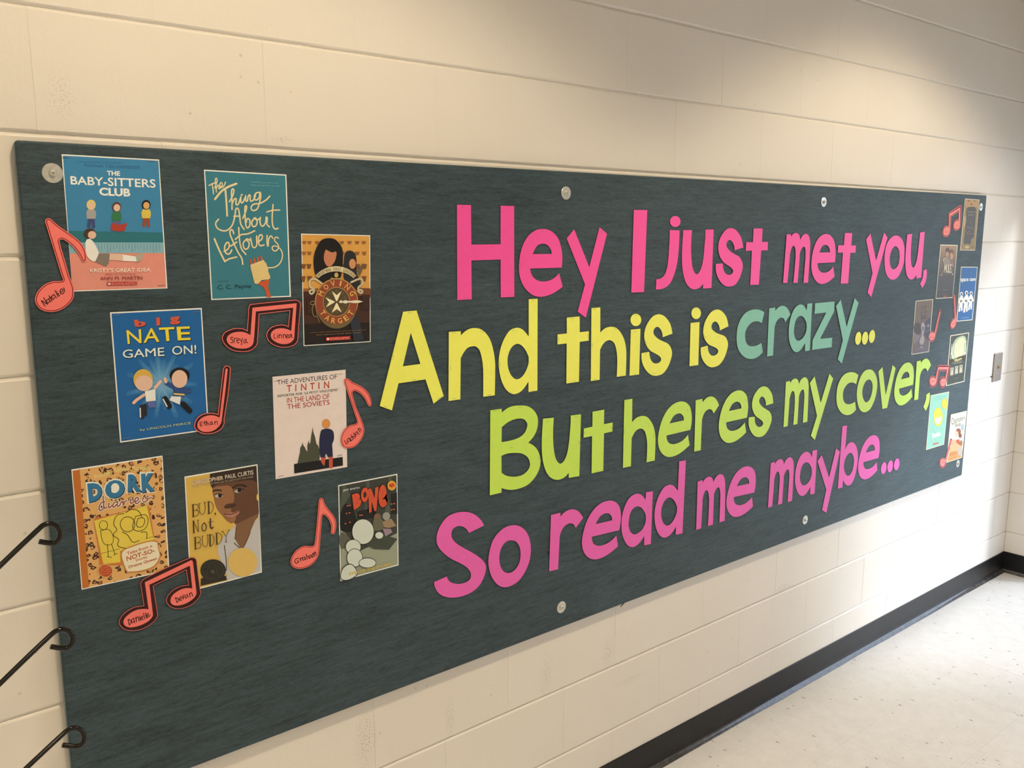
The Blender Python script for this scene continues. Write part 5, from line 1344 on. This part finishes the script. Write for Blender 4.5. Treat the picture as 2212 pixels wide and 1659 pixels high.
note('N4', '580,1115 625,700 690,160 720,110s 770,92s 825,110s 850,160s 800,700 715,1240 715,1320s 660,1420s 560,1490s 430,1530s 280,1530s 160,1480s 90,1410s 80,1350s 110,1250s 180,1160s 300,1100s 420,1088s 520,1095s',
     '615,1185 735,190 745,158s 765,150s 785,170s 660,1230 650,1290s 600,1370s 520,1440s 400,1485s 260,1480s 170,1420s 145,1350s 180,1250s 260,1180s 380,1140s 500,1143s',
     'coral quarter note with long stem beside the bright blue cover',
     ['!250,1270 200,1288', '!200,1288 207,1368', '!207,1368 252,1352', '!203,1328 245,1318', '!300,1258 310,1352', '!275,1297 335,1277', '!335,1252 347,1348', '341,1315 358,1292 372,1298 378,1342', '445,1274 418,1288 412,1322 428,1338 450,1312', '!448,1268 470,1332', '!510,1268 515,1334', '513,1300 530,1272 552,1264 566,1290 574,1334'], 14, band=0.0014)
note('P5', '1060,240s 1020,225s 995,250s 1000,280s 1060,470 1150,740 1165,790s 1160,820s 1130,835s 1060,855s 990,920s 955,1000s 955,1080s 990,1140s 1050,1155s 1130,1135s 1200,1070s 1250,980s 1260,900s 1245,830s 1210,740 1150,600 1103,430 1115,400s 1150,395s 1210,430s 1270,500s 1310,580s 1335,598s 1355,580s 1350,510s 1320,430s 1260,360s 1180,310s 1110,280s', None,
     'coral eighth note overlapping the cream cover', ['1000,1050 1025,1095 1042,1080', '1055,1022 1036,1038 1042,1068 1060,1055', '!1058,1016 1082,1062', '1095,1005 1075,1025 1090,1050 1107,1035', '!1085,975 1120,1032', '1104,1008 1118,992 1130,998 1142,1018', '1120,950 1150,1000', '1160,937 1144,952 1148,976 1166,966', '!1164,930 1190,972', '!1178,892 1207,946', '1190,918 1192,892 1206,890 1223,926'], 9, band=0.0021, line_w=0.0012)
note('P8', '490,430s 465,415s 438,430s 425,500 385,960 370,1050 360,1070s 320,1080s 230,1075s 140,1120s 70,1200s 42,1290s 60,1350s 120,1385s 210,1385s 310,1345s 390,1270s 430,1180s 450,950 475,680 485,650s 515,655s 560,700s 595,780s 600,850s 595,890s 620,915s 650,890s 668,810s 660,720s 620,640s 560,570s 510,490s', None,
     'coral eighth note left of the dark forest cover', ['150,1245 110,1255 100,1300 130,1310 150,1290 130,1280', '170,1240 182,1285', '172,1255 200,1235', '228,1230 206,1240 204,1262 218,1270 234,1250', '!234,1225 250,1268', '!254,1190 270,1256', '264,1232 276,1216 288,1220 298,1252', '314,1202 296,1214 296,1234 310,1240 322,1222', '!320,1196 342,1234', '!343,1178 353,1226', '348,1200 354,1172 364,1176 368,1216', '368,1192 372,1158 384,1160 392,1204'], 10, band=0.0021, line_w=0.0012)
CR2 = paper((255, 140, 130), 0.6, (0.95, 0.9, 0.8), 0.3, 'coral_card_b')
IK2 = paper((120, 30, 34), 0.5, ILR, 0.3, 'ink_b')
PN2 = paper((206, 82, 84), 0.5, ILR, 0.3, 'red_pen')
zz = lambda x, y, w_, h, n, sl: [' '.join(f'{x + w_*k/n:.0f},{y - sl*w_*k/n + (h if k % 2 else -h):.0f}' for k in range(n+1))]
kw = dict(lift=0.0014, coral=CR2, ink=IK2, pen=PN2)
note('RA', '420,872 425,530 440,500s 740,297 765,300s 782,325s 777,560 757,860 722,950s 640,1000s 570,970s 546,880s 570,770s 630,692s 692,688s 697,482 495,612 487,900 470,1040 420,1140s 350,1175s 280,1145s 256,1050s 285,930s 340,870s',
     '437,905 447,535 748,352 738,860 705,935s 638,962s 585,938s 567,866s 590,780s 648,728s 704,738 716,430 474,590 458,1015 420,1105s 350,1136s 297,1110s 280,1030s 310,935s 370,895s', 'small beamed pair of notes highest at the right end, beside the dark gold cover', zz(320,1045,100,16,6,.2)+zz(610,865,80,14,5,.2), 10, band=0.0020, **kw)
note('RC', '705,975 828,380 835,360s 858,352s 885,375s 735,1080 700,1170s 620,1210s 565,1170s 545,1080s 565,980s 620,930s 670,932s', '712,990 843,420 860,402s 866,420 722,1065 690,1140s 620,1175s 578,1130s 562,1070s 590,985s 640,955s 690,970s', 'small quarter note overlapping the dim brown cover with painted violet glare', zz(585,1090,100,14,6,.1), 10, band=0.0016, **kw)
note('RC', '1235,575 1198,-10 1222,-38s 1262,-30s 1302,560 1302,700 1260,800s 1180,872s 1130,830s 1125,750s 1160,640s', '1256,605 1228,0 1248,-2 1285,640 1255,780s 1185,840s 1145,800s 1150,720s 1190,645s 1230,605s', 'small quarter note just left of the royal blue cover', zz(1170,760,90,14,5,.6), 10, band=0.0018, **kw)
note('RD', '318,1330 380,1060 400,1010s 690,1008 720,1050s 690,1250 610,1520 570,1600s 510,1635s 440,1590s 412,1480s 440,1370s 520,1325s 580,1345 618,1165 438,1160 380,1400 340,1550s 240,1622s 160,1560s 140,1440s 170,1340s 240,1300s',
     '324,1380 400,1056 692,1056 602,1480 568,1565s 515,1590s 468,1555s 448,1470s 480,1395s 545,1370s 592,1392 645,1125 410,1125 355,1400 320,1530s 240,1576s 184,1530s 162,1430s 192,1362s 255,1338s', 'small beamed pair of notes left of the three portrait cover', zz(180,1450,110,16,6,.05)+zz(460,1480,120,16,7,0), 11, band=0.0016, **kw)
note('RE', '475,1385 572,1000 590,985s 605,1005s 490,1450 480,1530s 410,1575s 360,1530s 353,1440s 400,1378s', '476,1408 578,1020 592,1020 478,1452 456,1525s 410,1548s 375,1510s 372,1440s 412,1395s', 'small quarter note lowest at the right end, overlapping the white and orange cover', zz(382,1465,80,12,5,.1), 9, band=0.0016, **kw)
